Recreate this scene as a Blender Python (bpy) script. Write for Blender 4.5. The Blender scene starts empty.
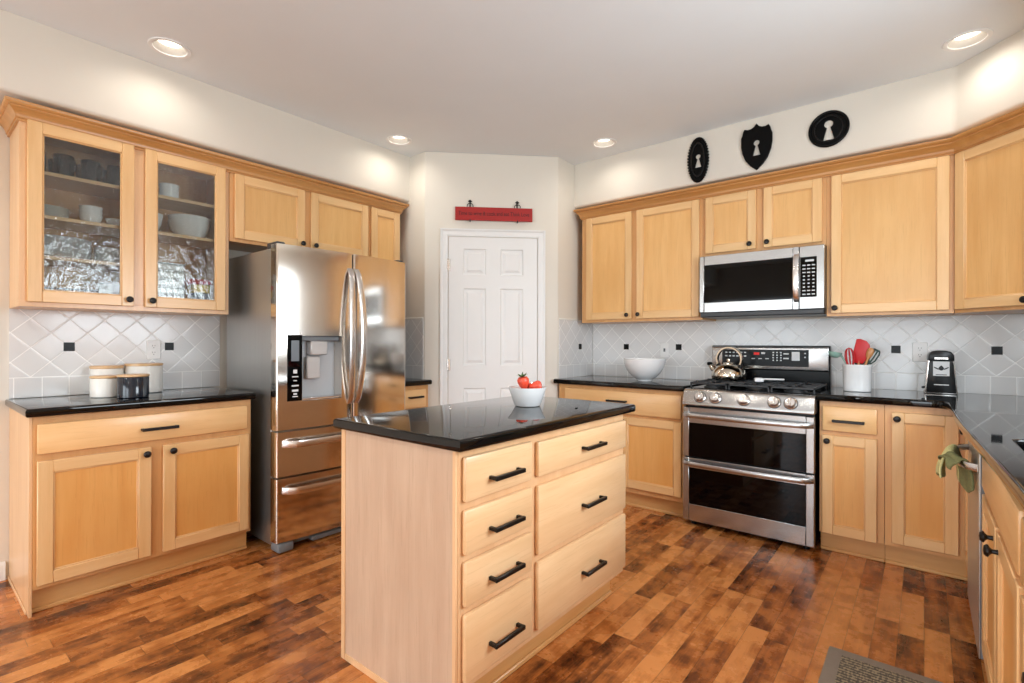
import bpy, bmesh, math, random
from mathutils import Vector, Matrix

random.seed(7)
PI = math.pi
S = bpy.context.scene
COL = S.collection

# ------------------------------------------------------------------ camera, world, light, exposure
XL, YB, XR, ZC = -3.6006, 3.9872, 0.737, 2.7227      # left wall, back wall, right wall, ceiling
YR = -3.4                                            # rear wall (behind the camera)
cam = bpy.data.cameras.new('camera')
cam.sensor_width = 36.0
cam.lens = 505.4 / 1024 * 36.0
cam.shift_y = (342.64 - 341.5) / 1024
cam.clip_start = 0.02
camo = bpy.data.objects.new('camera', cam)
COL.objects.link(camo)
camo.location = (0, 0, 1.205)
camo.rotation_euler = (PI / 2, -0.0023, math.radians(39.24))
S.camera = camo

S.view_settings.view_transform = 'Standard'
S.view_settings.look = 'None'
S.view_settings.gamma = 1.0
S.view_settings.use_curve_mapping = False
S.view_settings.exposure = 0.35
S.cycles.max_bounces = 10
S.cycles.diffuse_bounces = 6
S.cycles.glossy_bounces = 5
S.cycles.transparent_max_bounces = 12
S.cycles.sample_clamp_indirect = 6.0
S.cycles.caustics_reflective = False
S.cycles.caustics_refractive = False

W = bpy.data.worlds.new('daylight')
S.world = W
W.use_nodes = True
wn = W.node_tree
bg = wn.nodes['Background']
tc = wn.nodes.new('ShaderNodeTexCoord')
sp = wn.nodes.new('ShaderNodeSeparateXYZ')
rp = wn.nodes.new('ShaderNodeValToRGB')
wn.links.new(tc.outputs['Generated'], sp.inputs[0])
mp = wn.nodes.new('ShaderNodeMapRange')
mp.inputs[1].default_value = -0.25
mp.inputs[2].default_value = 0.45
wn.links.new(sp.outputs['Z'], mp.inputs[0])
wn.links.new(mp.outputs[0], rp.inputs[0])
e = rp.color_ramp.elements
e[0].position = 0.25; e[0].color = (0.16, 0.20, 0.10, 1)
e[1].position = 0.55; e[1].color = (0.90, 0.95, 1.0, 1)
wn.links.new(rp.outputs[0], bg.inputs['Color'])
bg.inputs['Strength'].default_value = 1.6


def area(name, loc, rot, sx, sy, power, col):
    l = bpy.data.lights.new(name, 'AREA')
    l.shape = 'RECTANGLE'; l.size = sx; l.size_y = sy; l.energy = power; l.color = col
    o = bpy.data.objects.new(name, l); COL.objects.link(o)
    o.location = loc; o.rotation_euler = rot
    return o


# daylight coming through the rear windows and the window over the sink
DAY = (0.82, 0.92, 1.0)
area('rear_daylight_left', (-2.50, YR - 0.02, 1.15), (-PI / 2, 0, PI), 1.7, 1.8, 46, DAY)
area('rear_daylight_right', (-0.40, YR - 0.02, 1.15), (-PI / 2, 0, PI), 1.7, 1.8, 46, DAY)
area('sink_daylight', (XR + 0.02, 1.75, 1.58), (0, PI / 2, 0), 0.9, 1.2, 40, DAY)
CAN_W = 5.0
CAN_C = (1.0, 0.93, 0.83)

# ------------------------------------------------------------------ mesh helpers


class MB:
    """collects shapes, builds ONE mesh object"""

    def __init__(s):
        s.v = []; s.f = []; s.m = []; s.M = Matrix.Identity(4)

    def add(s, vs, fs, mi=0):
        n = len(s.v)
        for p in vs:
            q = s.M @ Vector(p)
            s.v.append((q.x, q.y, q.z))
        for k, f in enumerate(fs):
            s.f.append([n + i for i in f])
            s.m.append(mi if isinstance(mi, int) else mi[k])
        return s

    def box(s, x0, x1, y0, y1, z0, z1, bev=0.0, mi=0, seg=1):
        b = bmesh.new()
        bmesh.ops.create_cube(b, size=1.0)
        for v in b.verts:
            v.co = Vector(((x0 + x1) / 2 + v.co.x * (x1 - x0), (y0 + y1) / 2 + v.co.y * (y1 - y0), (z0 + z1) / 2 + v.co.z * (z1 - z0)))
        if bev > 0:
            bev = min(bev, 0.45 * min(abs(x1 - x0), abs(y1 - y0), abs(z1 - z0)))
            bmesh.ops.bevel(b, geom=b.edges[:], offset=bev, segments=seg, profile=0.5, affect='EDGES')
        return s.take(b, mi)

    def take(s, b, mi=0):
        b.verts.index_update()
        s.add([v.co[:] for v in b.verts], [[v.index for v in f.verts] for f in b.faces], mi)
        b.free()
        return s

    def lathe(s, prof, n=24, c=(0, 0, 0), axis='z', mi=0, sx=1.0, sy=1.0, cap=True):
        """prof: list of (r, h)"""
        vs = []; fs = []
        for r, h in prof:
            for k in range(n):
                a = 2 * PI * k / n
                p = (r * math.cos(a) * sx, r * math.sin(a) * sy, h)
                if axis == 'y': p = (p[0], h, p[1])       # axis along y
                if axis == '-y': p = (p[0], -h, p[1])
                if axis == 'x': p = (h, p[0], p[1])
                vs.append((c[0] + p[0], c[1] + p[1], c[2] + p[2]))
        flip = axis == 'y'
        for i in range(len(prof) - 1):
            for k in range(n):
                q = [i * n + k, i * n + (k + 1) % n, (i + 1) * n + (k + 1) % n, (i + 1) * n + k]
                fs.append(q[::-1] if flip else q)
        if cap:
            if prof[0][0] > 1e-5: fs.append(list(range(n))[::1 if flip else -1])
            if prof[-1][0] > 1e-5:
                t = [(len(prof) - 1) * n + k for k in range(n)]
                fs.append(t[::-1] if flip else t)
        return s.add(vs, fs, mi)

    def cyl(s, p0, p1, r0, r1=None, n=12, mi=0):
        return s.tube([p0, p1], [r0, r0 if r1 is None else r1], n, mi)

    def tube(s, pts, r, n=10, mi=0, flat=1.0, closed=False, up=None):
        pts = [Vector(p) for p in pts]
        if not isinstance(r, (list, tuple)): r = [r] * len(pts)
        vs = []; fs = []
        ref = Vector(up) if up else None
        N = len(pts)
        for i, p in enumerate(pts):
            if closed: t = pts[(i + 1) % N] - pts[i - 1]
            else: t = pts[min(i + 1, N - 1)] - pts[max(i - 1, 0)]
            t.normalize()
            if ref is None:
                ref = Vector((0, 0, 1)) if abs(t.z) < 0.9 else Vector((1, 0, 0))
            a = (ref - t * ref.dot(t)).normalized()
            b = t.cross(a)
            if not up: ref = a
            for k in range(n):
                g = 2 * PI * k / n
                vs.append(p + a * (r[i] * math.cos(g) * flat) + b * (r[i] * math.sin(g)))
        for i in range(N if closed else N - 1):
            for k in range(n):
                j = (i + 1) % N
                fs.append([i * n + k, i * n + (k + 1) % n, j * n + (k + 1) % n, j * n + k])
        if not closed:
            fs.append(list(range(n))[::-1])
            fs.append([(N - 1) * n + k for k in range(n)])
        return s.add(vs, fs, mi)

    def strap(s, pts, w, t, up, mi=0):
        """rectangular section swept along pts; w measured along up, t across"""
        pts = [Vector(p) for p in pts]; up = Vector(up).normalized()
        vs = []; fs = []
        N = len(pts)
        for i, p in enumerate(pts):
            d = (pts[min(i + 1, N - 1)] - pts[max(i - 1, 0)]).normalized()
            b = d.cross(up).normalized()
            c = 0.3
            for (x, y) in ((-1, -1 + c), (-1 + c, -1), (1 - c, -1), (1, -1 + c), (1, 1 - c), (1 - c, 1), (-1 + c, 1), (-1, 1 - c)):
                vs.append(p + up * (x * w / 2) + b * (y * t / 2))
        n = 8
        for i in range(N - 1):
            for k in range(n):
                fs.append([i * n + k, i * n + (k + 1) % n, (i + 1) * n + (k + 1) % n, (i + 1) * n + k])
        fs.append(list(range(n))[::-1]); fs.append([(N - 1) * n + k for k in range(n)])
        return s.add(vs, fs, mi)

    def prism(s, poly, z0, z1, mi=0, bev=0.0, axis='z', seg=2, edges='all'):
        """poly in (a,b); axis z: (x,y); axis y: (x,z) extruded z0..z1 along y; axis x: (y,z)"""
        b = bmesh.new()
        def P(a, c, h):
            return (a, c, h) if axis == 'z' else ((a, h, c) if axis == 'y' else (h, a, c))
        lo = [b.verts.new(P(a, c, z0)) for a, c in poly]
        hi = [b.verts.new(P(a, c, z1)) for a, c in poly]
        n = len(poly)
        b.faces.new(lo[::-1]); b.faces.new(hi)
        for i in range(n):
            b.faces.new([lo[i], lo[(i + 1) % n], hi[(i + 1) % n], hi[i]])
        bmesh.ops.recalc_face_normals(b, faces=b.faces[:])
        if bev > 0:
            if edges == 'all': ed = b.edges[:]
            else: ed = [e_ for e_ in b.edges if (e_.verts[0] in lo) == (e_.verts[1] in lo)]
            bmesh.ops.bevel(b, geom=ed, offset=bev, segments=seg, profile=0.5, affect='EDGES')
        return s.take(b, mi)

    def sweep(s, path, prof, mi=0):
        """path: 2D open polyline, outward = right-hand side; prof: closed list of (out, z)"""
        N = len(path); vs = []; fs = []
        P = [Vector((p[0], p[1])) for p in path]
        def nrm(a, b):
            d = (b - a).normalized(); return Vector((d.y, -d.x))
        for i in range(N):
            if i == 0: m = nrm(P[0], P[1])
            elif i == N - 1: m = nrm(P[-2], P[-1])
            else:
                n1 = nrm(P[i - 1], P[i]); n2 = nrm(P[i], P[i + 1])
                m = (n1 + n2) / (1 + n1.dot(n2))
            for o, z in prof:
                q = P[i] + m * o
                vs.append((q.x, q.y, z))
        n = len(prof)
        for i in range(N - 1):
            for k in range(n):
                fs.append([i * n + k, i * n + (k + 1) % n, (i + 1) * n + (k + 1) % n, (i + 1) * n + k])
        fs.append(list(range(n))[::-1]); fs.append([(N - 1) * n + k for k in range(n)])
        return s.add(vs, fs, mi)

    def build(s, name, mats, parent=None, smooth=True, angle=38, sub=0):
        me = bpy.data.meshes.new(name)
        me.from_pydata(s.v, [], s.f)
        b = bmesh.new(); b.from_mesh(me)
        bmesh.ops.recalc_face_normals(b, faces=b.faces[:])
        b.to_mesh(me); b.free()
        if not isinstance(mats, (list, tuple)): mats = [mats]
        for m in mats: me.materials.append(m)
        for p, mi in zip(me.polygons, s.m):
            p.material_index = mi; p.use_smooth = smooth
        if smooth: me.set_sharp_from_angle(angle=math.radians(angle))
        o = bpy.data.objects.new(name, me); COL.objects.link(o)
        if parent: o.parent = parent
        if sub:
            md = o.modifiers.new('subdivision', 'SUBSURF'); md.levels = sub; md.render_levels = sub
        return o


def thing(name, label, cat, loc=(0, 0, 0), rz=0.0, group=None):
    o = bpy.data.objects.new(name, None); COL.objects.link(o)
    o.empty_display_size = 0.1
    o.location = loc; o.rotation_euler = (0, 0, rz)
    return tag(o, label, cat, group)


def tag(o, label, cat, group=None):
    o['label'] = label; o['category'] = cat
    if group: o['group'] = group
    return o


def struct(o):
    o['kind'] = 'structure'
    return o


def kids(o):
    return [c for c in COL.objects if c.parent == o]


def dup(root, loc, rz=None, label=None, group=None):
    def cp(o, parent):
        c = o.copy(); COL.objects.link(c)
        if parent: c.parent = parent
        for ch in kids(o): cp(ch, c)
        return c
    r = cp(root, None)
    r.location = loc
    if rz is not None: r.rotation_euler = (0, 0, rz)
    if label: r['label'] = label
    if group: r['group'] = group
    return r


def text_mesh(name, body, size, mat, parent, loc, rot, depth=0.0006, align='CENTER', sx=1.0):
    c = bpy.data.curves.new(name, 'FONT')
    c.body = body; c.size = size; c.extrude = depth; c.align_x = align; c.align_y = 'CENTER'
    t = bpy.data.objects.new(name, c); COL.objects.link(t)
    bpy.context.view_layer.update()
    me = bpy.data.meshes.new_from_object(t.evaluated_get(bpy.context.evaluated_depsgraph_get()))
    bpy.data.objects.remove(t); bpy.data.curves.remove(c)
    me.name = name
    me.materials.clear(); me.materials.append(mat)
    o = bpy.data.objects.new(name, me); COL.objects.link(o)
    o.parent = parent; o.location = loc; o.rotation_euler = rot; o.scale = (sx, 1, 1)
    return o


def plate_with_holes(name, loops, depth, bev, mat, parent=None):
    """flat shape from closed 2D loops (first outer, rest holes), extruded along its normal"""
    c = bpy.data.curves.new(name, 'CURVE')
    c.dimensions = '2D'; c.fill_mode = 'BOTH'; c.extrude = depth; c.bevel_depth = bev; c.bevel_resolution = 1
    c.resolution_u = 1
    for lp in loops:
        sp_ = c.splines.new('POLY'); sp_.points.add(len(lp) - 1); sp_.use_cyclic_u = True
        for q, (x, y) in zip(sp_.points, lp): q.co = (x, y, 0, 1)
    t = bpy.data.objects.new(name, c); COL.objects.link(t)
    bpy.context.view_layer.update()
    me = bpy.data.meshes.new_from_object(t.evaluated_get(bpy.context.evaluated_depsgraph_get()))
    bpy.data.objects.remove(t); bpy.data.curves.remove(c)
    me.name = name
    me.materials.clear(); me.materials.append(mat)
    o = bpy.data.objects.new(name, me); COL.objects.link(o)
    if parent: o.parent = parent
    return o


# ------------------------------------------------------------------ materials
def lin(c):
    return tuple(((x / 255) / 12.92 if x / 255 <= 0.04045 else ((x / 255 + 0.055) / 1.055) ** 2.4) for x in c) + (1,)


class NT:
    def __init__(s, name):
        s.m = bpy.data.materials.new(name); s.m.use_nodes = True
        s.t = s.m.node_tree; s.b = s.t.nodes['Principled BSDF']

    def n(s, kind, **kw):
        x = s.t.nodes.new('ShaderNode' + kind)
        for k, v in kw.items(): setattr(x, k, v)
        return x

    def l(s, a, b): s.t.links.new(a, b)

    def math(s, op, a, b=None, clamp=False):
        x = s.n('Math', operation=op); x.use_clamp = clamp
        for i, q in enumerate((a, b)):
            if q is None: continue
            if isinstance(q, (int, float)): x.inputs[i].default_value = q
            else: s.l(q, x.inputs[i])
        return x.outputs[0]

    def mix(s, f, a, b, mode='MIX'):
        x = s.n('Mix', data_type='RGBA', blend_type=mode)
        for i, q in ((0, f), (6, a), (7, b)):
            if isinstance(q, (int, float)): x.inputs[i].default_value = q
            elif isinstance(q, tuple): x.inputs[i].default_value = q
            else: s.l(q, x.inputs[i])
        return x.outputs[2]

    def ramp(s, f, stops):
        x = s.n('ValToRGB'); s.l(f, x.inputs[0])
        el = x.color_ramp.elements
        while len(el) < len(stops): el.new(0.5)
        for q, (p, c) in zip(el, stops): q.position = p; q.color = c
        return x.outputs[0]

    def bump(s, h, strength, dist=0.01):
        x = s.n('Bump'); x.inputs['Strength'].default_value = strength; x.inputs['Distance'].default_value = dist
        s.l(h, x.inputs['Height']); s.l(x.outputs[0], s.b.inputs['Normal'])

    def noise(s, vec, scale, detail=3.0, rough=0.5):
        x = s.n('TexNoise'); x.inputs['Scale'].default_value = scale
        x.inputs['Detail'].default_value = detail; x.inputs['Roughness'].default_value = rough
        if vec is not None: s.l(vec, x.inputs['Vector'])
        return x.outputs['Fac']


def plain(name, c, rough=0.5, metal=0.0, spec=0.5, coat=0.0, var=0.0, scale=8.0, ior=None):
    k = NT(name)
    base = lin(c)
    k.b.inputs['Roughness'].default_value = rough
    k.b.inputs['Metallic'].default_value = metal
    k.b.inputs['Specular IOR Level'].default_value = spec
    k.b.inputs['Coat Weight'].default_value = coat
    if ior: k.b.inputs['IOR'].default_value = ior
    tcx = k.n('TexCoord')
    f = k.noise(tcx.outputs['Object'], scale, 3)
    d = tuple(x * (1 - var) for x in base[:3]) + (1,)
    g = tuple(min(1, x * (1 + var)) for x in base[:3]) + (1,)
    k.l(k.ramp(f, [(0.3, d), (0.7, g)]), k.b.inputs['Base Color'])
    return k.m


def wood(name, ca, cb, axis='z', rough=0.33, fleck=0.5, dark=None):
    k = NT(name)
    tcx = k.n('TexCoord'); oi = k.n('ObjectInfo')
    off = k.n('VectorMath', operation='ADD')
    sc = k.n('VectorMath', operation='SCALE'); sc.inputs[3].default_value = 1.0
    comb = k.n('CombineXYZ')
    r = k.math('MULTIPLY', oi.outputs['Random'], 23.0)
    for i in range(3): k.l(r, comb.inputs[i])
    k.l(tcx.outputs['Object'], off.inputs[0]); k.l(comb.outputs[0], off.inputs[1])
    mpx = k.n('Mapping')
    s_ = {'x': (0.9, 9, 9), 'y': (9, 0.9, 9), 'z': (9, 9, 0.9)}[axis]
    mpx.inputs['Scale'].default_value = s_
    k.l(off.outputs[0], mpx.inputs['Vector'])
    n1 = k.noise(mpx.outputs[0], 2.2, 5, 0.55)
    mp2 = k.n('Mapping')
    s2 = {'x': (3, 90, 90), 'y': (90, 3, 90), 'z': (90, 90, 3)}[axis]
    mp2.inputs['Scale'].default_value = s2
    k.l(off.outputs[0], mp2.inputs['Vector'])
    n2 = k.noise(mp2.outputs[0], 2.0, 3, 0.6)
    n3 = k.noise(off.outputs[0], 2.3, 2, 0.5)
    col = k.ramp(n1, [(0.28, lin(ca)), (0.72, lin(cb))])
    lo = tuple(x * 0.86 for x in lin(ca)[:3]) + (1,)
    f2 = k.math('MULTIPLY', k.math('GREATER_THAN', n2, 0.60), 0.35 * fleck)
    col = k.mix(f2, col, lo)
    f3 = k.math('MULTIPLY', k.math('SUBTRACT', n3, 0.40, True), 1.1 * fleck, True)
    col = k.mix(f3, col, tuple(x * 0.88 for x in lin(ca)[:3]) + (1,))
    hv = k.n('HueSaturation')
    k.l(k.math('ADD', k.math('MULTIPLY', oi.outputs['Random'], 0.10), 0.95), hv.inputs['Value'])
    k.l(col, hv.inputs['Color'])
    k.l(hv.outputs[0], k.b.inputs['Base Color'])
    k.b.inputs['Roughness'].default_value = rough
    k.b.inputs['Coat Weight'].default_value = 0.15
    k.b.inputs['Coat Roughness'].default_value = 0.2
    k.bump(n2, 0.04, 0.001)
    return k.m


def steel(name, c=(196, 190, 184), rough=0.2, axis=None, aniso=0.0):
    k = NT(name)
    tcx = k.n('TexCoord'); mpx = k.n('Mapping')
    mpx.inputs['Scale'].default_value = {'x': (1.5, 400, 400), 'z': (400, 400, 1.5), None: (40, 40, 40)}[axis]
    k.l(tcx.outputs['Object'], mpx.inputs[0])
    n1 = k.noise(mpx.outputs[0], 1.0, 2, 0.5)
    a = lin(c); d = tuple(x * 0.93 for x in a[:3]) + (1,)
    k.l(k.ramp(n1, [(0.3, d), (0.7, a)]), k.b.inputs['Base Color'])
    k.b.inputs['Metallic'].default_value = 1.0
    k.b.inputs['Roughness'].default_value = rough
    if aniso:
        k.b.inputs['Anisotropic'].default_value = aniso
        tg = k.n('Tangent'); tg.direction_type = 'RADIAL'; tg.axis = 'Z'
        k.l(tg.outputs[0], k.b.inputs['Tangent'])
    return k.m


def emit(name, c, strength):
    k = NT(name)
    k.b.inputs['Base Color'].default_value = lin(c)
    k.b.inputs['Emission Color'].default_value = lin(c)
    k.b.inputs['Emission Strength'].default_value = strength
    return k.m


def mat_floor():
    k = NT('hardwood_planks')
    tcx = k.n('TexCoord'); sx = k.n('SeparateXYZ'); k.l(tcx.outputs['Object'], sx.inputs[0])
    PW, PL = 0.083, 0.46
    xs = k.math('DIVIDE', sx.outputs['X'], PW)
    row = k.math('FLOOR', xs); fx = k.math('FRACT', xs)
    wr = k.n('TexWhiteNoise', noise_dimensions='1D'); k.l(row, wr.inputs['W'])
    ys = k.math('ADD', k.math('DIVIDE', sx.outputs['Y'], PL), k.math('MULTIPLY', wr.outputs['Value'], 13.7))
    idx = k.math('FLOOR', ys); fy = k.math('FRACT', ys)
    cb = k.n('CombineXYZ'); k.l(row, cb.inputs[0]); k.l(idx, cb.inputs[1])
    w2 = k.n('TexWhiteNoise', noise_dimensions='2D'); k.l(cb.outputs[0], w2.inputs['Vector'])
    rnd = w2.outputs['Value']
    # per plank offset for the figure
    mpx = k.n('Mapping'); mpx.inputs['Scale'].default_value = (11, 2.4, 1)
    ofs = k.n('VectorMath', operation='ADD'); k.l(tcx.outputs['Object'], ofs.inputs[0])
    sc = k.n('VectorMath', operation='SCALE'); k.l(w2.outputs['Color'], sc.inputs[0]); sc.inputs[3].default_value = 40
    k.l(sc.outputs[0], ofs.inputs[1]); k.l(ofs.outputs[0], mpx.inputs[0])
    g1 = k.noise(mpx.outputs[0], 1.6, 6, 0.62)
    g2 = k.noise(ofs.outputs[0], 9.0, 5, 0.65)
    mp3 = k.n('Mapping'); mp3.inputs['Scale'].default_value = (160, 9, 1); k.l(ofs.outputs[0], mp3.inputs[0])
    g3 = k.noise(mp3.outputs[0], 1.0, 3, 0.6)
    v = k.math('ADD', k.math('MULTIPLY', rnd, 0.34), k.math('MULTIPLY', g1, 0.62))
    v = k.math('ADD', v, k.math('MULTIPLY', g2, 0.56))
    v = k.math('ADD', v, k.math('MULTIPLY', g3, 0.20))
    col = k.ramp(v, [(0.57, lin((48, 24, 12))), (0.70, lin((108, 58, 26))), (0.83, lin((166, 98, 46))), (1.00, lin((208, 138, 78)))])
    ex = k.math('MULTIPLY', k.math('MINIMUM', fx, k.math('SUBTRACT', 1.0, fx)), PW)
    ey = k.math('MULTIPLY', k.math('MINIMUM', fy, k.math('SUBTRACT', 1.0, fy)), PL)
    ed = k.math('MINIMUM', ex, ey)
    gap = k.math('LESS_THAN', ed, 0.0011)
    col = k.mix(k.math('MULTIPLY', gap, 0.6), col, lin((40, 20, 10)))
    k.l(col, k.b.inputs['Base Color'])
    k.b.inputs['Roughness'].default_value = 0.27
    k.l(k.math('ADD', 0.19, k.math('MULTIPLY', g2, 0.16)), k.b.inputs['Roughness'])
    hh = k.math('SUBTRACT', k.math('MULTIPLY', g1, 0.25), gap)
    k.bump(hh, 0.12, 0.0015)
    return k.m


def mat_tile():
    k = NT('backsplash_tile')
    tcx = k.n('TexCoord'); sx = k.n('SeparateXYZ'); k.l(tcx.outputs['Object'], sx.inputs[0])
    s = 0.1078; zr = 1.174; zlow = 1.019
    zz = k.math('SUBTRACT', sx.outputs['Z'], zr)
    q = 1 / (math.sqrt(2) * s)
    pa = k.math('MULTIPLY', k.math('ADD', sx.outputs['X'], zz), q)
    pb = k.math('MULTIPLY', k.math('SUBTRACT', sx.outputs['X'], zz), q)
    low = k.math('LESS_THAN', sx.outputs['Z'], zlow)
    la = k.math('DIVIDE', sx.outputs['X'], s)
    lb = k.math('DIVIDE', k.math('SUBTRACT', sx.outputs['Z'], zlow - s), s)
    def sel(a, b):
        return k.math('ADD', k.math('MULTIPLY', low, b), k.math('MULTIPLY', k.math('SUBTRACT', 1.0, low), a))
    A = sel(pa, la); B = sel(pb, lb)
    fa = k.math('FRACT', A); fb = k.math('FRACT', B)
    ia = k.math('FLOOR', A); ib = k.math('FLOOR', B)
    ea = k.math('MINIMUM', fa, k.math('SUBTRACT', 1.0, fa)); eb = k.math('MINIMUM', fb, k.math('SUBTRACT', 1.0, fb))
    ed = k.math('MULTIPLY', k.math('MINIMUM', ea, eb), s)
    ed = k.math('MINIMUM', ed, k.math('ABSOLUTE', k.math('SUBTRACT', sx.outputs['Z'], zlow)))
    g = k.n('MapRange'); g.inputs[1].default_value = 0.0013; g.inputs[2].default_value = 0.0024
    k.l(ed, g.inputs[0])
    cb = k.n('CombineXYZ'); k.l(ia, cb.inputs[0]); k.l(ib, cb.inputs[1]); k.l(low, cb.inputs[2])
    wn_ = k.n('TexWhiteNoise', noise_dimensions='3D'); k.l(cb.outputs[0], wn_.inputs['Vector'])
    tone = k.mix(wn_.outputs['Value'], lin((219, 219, 219)), lin((226, 226, 226)))
    k.l(k.mix(g.outputs[0], lin((250, 250, 248)), tone), k.b.inputs['Base Color'])
    k.l(k.math('SUBTRACT', 0.55, k.math('MULTIPLY', g.outputs[0], 0.41)), k.b.inputs['Roughness'])
    k.b.inputs['Specular IOR Level'].default_value = 0.35
    sc = k.n('SeparateColor'); k.l(wn_.outputs['Color'], sc.inputs[0])
    t1 = k.math('MULTIPLY', k.math('SUBTRACT', sc.outputs[0], 0.5), fa)
    t2 = k.math('MULTIPLY', k.math('SUBTRACT', sc.outputs[1], 0.5), fb)
    pil = k.n('MapRange'); pil.inputs[1].default_value = 0.001; pil.inputs[2].default_value = 0.007
    pil.interpolation_type = 'SMOOTHSTEP'; k.l(ed, pil.inputs[0])
    h = k.math('ADD', k.math('MULTIPLY', k.math('ADD', t1, t2), 0.55), k.math('MULTIPLY', pil.outputs[0], 0.10))
    k.bump(h, 0.8, 0.004)
    return k.m


def mat_granite():
    k = NT('black_granite')
    tcx = k.n('TexCoord')
    vo = k.n('TexVoronoi'); vo.inputs['Scale'].default_value = 260; k.l(tcx.outputs['Object'], vo.inputs['Vector'])
    n1 = k.noise(tcx.outputs['Object'], 90, 4, 0.7)
    f = k.math('MULTIPLY', k.math('GREATER_THAN', n1, 0.70), 0.35)
    col = k.mix(f, lin((7, 7, 8)), lin((52, 46, 38)))
    k.l(col, k.b.inputs['Base Color'])
    k.b.inputs['Roughness'].default_value = 0.035
    k.b.inputs['IOR'].default_value = 1.5
    k.b.inputs['Specular IOR Level'].default_value = 0.4
    return k.m


def mat_rainglass():
    k = NT('rippled_glass')
    tcx = k.n('TexCoord'); mpx = k.n('Mapping'); mpx.inputs['Scale'].default_value = (1, 1, 0.42)
    k.l(tcx.outputs['Object'], mpx.inputs[0])
    n1 = k.noise(mpx.outputs[0], 40, 3, 0.6)
    bp = k.n('Bump'); bp.inputs['Strength'].default_value = 1.0; bp.inputs['Distance'].default_value = 0.005
    k.l(n1, bp.inputs['Height'])
    gl = k.n('BsdfGlossy'); gl.inputs['Roughness'].default_value = 0.06; k.l(bp.outputs[0], gl.inputs['Normal'])
    tr = k.n('BsdfTransparent'); tr.inputs['Color'].default_value = (0.93, 0.95, 0.94, 1)
    fr = k.n('Fresnel'); fr.inputs['IOR'].default_value = 1.5; k.l(bp.outputs[0], fr.inputs['Normal'])
    mx = k.n('MixShader')
    k.l(k.math('ADD', k.math('MULTIPLY', fr.outputs[0], 1.4), 0.0, True), mx.inputs[0])
    k.l(tr.outputs[0], mx.inputs[1]); k.l(gl.outputs[0], mx.inputs[2])
    out = k.t.nodes['Material Output']; k.l(mx.outputs[0], out.inputs['Surface'])
    return k.m


def mat_clear():
    k = NT('clear_glass')
    gl = k.n('BsdfGlossy'); gl.inputs['Roughness'].default_value = 0.02
    tr = k.n('BsdfTransparent'); tr.inputs['Color'].default_value = (0.92, 0.95, 0.95, 1)
    fr = k.n('Fresnel'); fr.inputs['IOR'].default_value = 1.5
    mx = k.n('MixShader'); k.l(fr.outputs[0], mx.inputs[0]); k.l(tr.outputs[0], mx.inputs[1]); k.l(gl.outputs[0], mx.inputs[2])
    k.l(mx.outputs[0], k.t.nodes['Material Output'].inputs['Surface'])
    return k.m


def mat_mat_center():
    k = NT('woven_mat_center')
    tcx = k.n('TexCoord')
    mpx = k.n('Mapping'); mpx.inputs['Scale'].default_value = (130, 45, 1); k.l(tcx.outputs['Object'], mpx.inputs[0])
    n1 = k.noise(mpx.outputs[0], 1.0, 2, 0.5)
    sx = k.n('SeparateXYZ'); k.l(tcx.outputs['Object'], sx.inputs[0])
    st = k.math('SINE', k.math('MULTIPLY', sx.outputs['Y'], 2 * PI / 0.017))
    f = k.math('ADD', n1, k.math('MULTIPLY', st, 0.13))
    k.l(k.ramp(f, [(0.44, lin((78, 72, 64))), (0.52, lin((120, 112, 98))), (0.64, lin((158, 146, 122)))]), k.b.inputs['Base Color'])
    k.b.inputs['Roughness'].default_value = 0.8
    k.bump(n1, 0.4, 0.003)
    return k.m


M = {}
FR_A, FR_B = (225, 178, 120), (236, 196, 143)
M['fv'] = wood('maple_frame_vertical', FR_A, FR_B, 'z')
M['fh'] = wood('maple_frame_horizontal', FR_A, FR_B, 'x')
M['fy'] = wood('maple_trim', (205, 152, 92), (222, 175, 115), 'x')
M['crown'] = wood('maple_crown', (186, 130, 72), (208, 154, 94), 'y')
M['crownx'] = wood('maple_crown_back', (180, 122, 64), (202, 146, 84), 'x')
M['pan'] = wood('maple_panel', (224, 160, 86), (234, 178, 106), 'z', fleck=0.9)
M['upan'] = wood('maple_upper_panel', (222, 168, 102), (233, 186, 122), 'z', fleck=0.9)
M['body'] = wood('maple_carcass', (204, 150, 94), (218, 168, 112), 'z')
M['endp'] = wood('maple_end_panel', (218, 174, 128), (230, 190, 146), 'z')
M['dr'] = wood('maple_drawer', (224, 176, 118), (236, 194, 140), 'x', fleck=0.8)
M['idr'] = wood('pale_maple_drawer', (222, 180, 132), (236, 200, 155), 'x', fleck=1.0)
M['iside'] = wood('maple_veneer_end', (196, 164, 138), (212, 184, 158), 'z', fleck=1.2)
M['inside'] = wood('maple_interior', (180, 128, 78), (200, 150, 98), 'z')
M['shelf'] = wood('maple_shelf', (222, 178, 125), (235, 196, 146), 'x')
M['lid'] = wood('bamboo_lid', (206, 164, 116), (224, 186, 140), 'x')
M['spoon'] = wood('wooden_spoon', (166, 108, 60), (196, 140, 84), 'z')
M['floor'] = mat_floor()
M['tile'] = mat_tile()
M['granite'] = mat_granite()
M['rain'] = mat_rainglass()
M['clear'] = mat_clear()
M['wall'] = plain('wall_paint', (223, 217, 206), 0.75, var=0.012, scale=3)
M['ceil'] = plain('ceiling_paint', (227, 231, 233), 0.85, var=0.01, scale=3)
M['baffle'] = plain('lamp_baffle', (176, 172, 166), 0.6)
M['white'] = plain('white_trim_paint', (232, 232, 231), 0.38, var=0.008)
M['black'] = plain('black_accent', (5, 5, 6), 0.25, spec=0.15)
M['bronze'] = plain('black_bronze', (20, 17, 16), 0.34, metal=0.35, var=0.1)
M['steel'] = steel('brushed_steel', (186, 186, 186), 0.27, 'x', 0.5)
M['steelv'] = steel('fridge_steel', (226, 219, 211), 0.12, 'x', 0.6)
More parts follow.
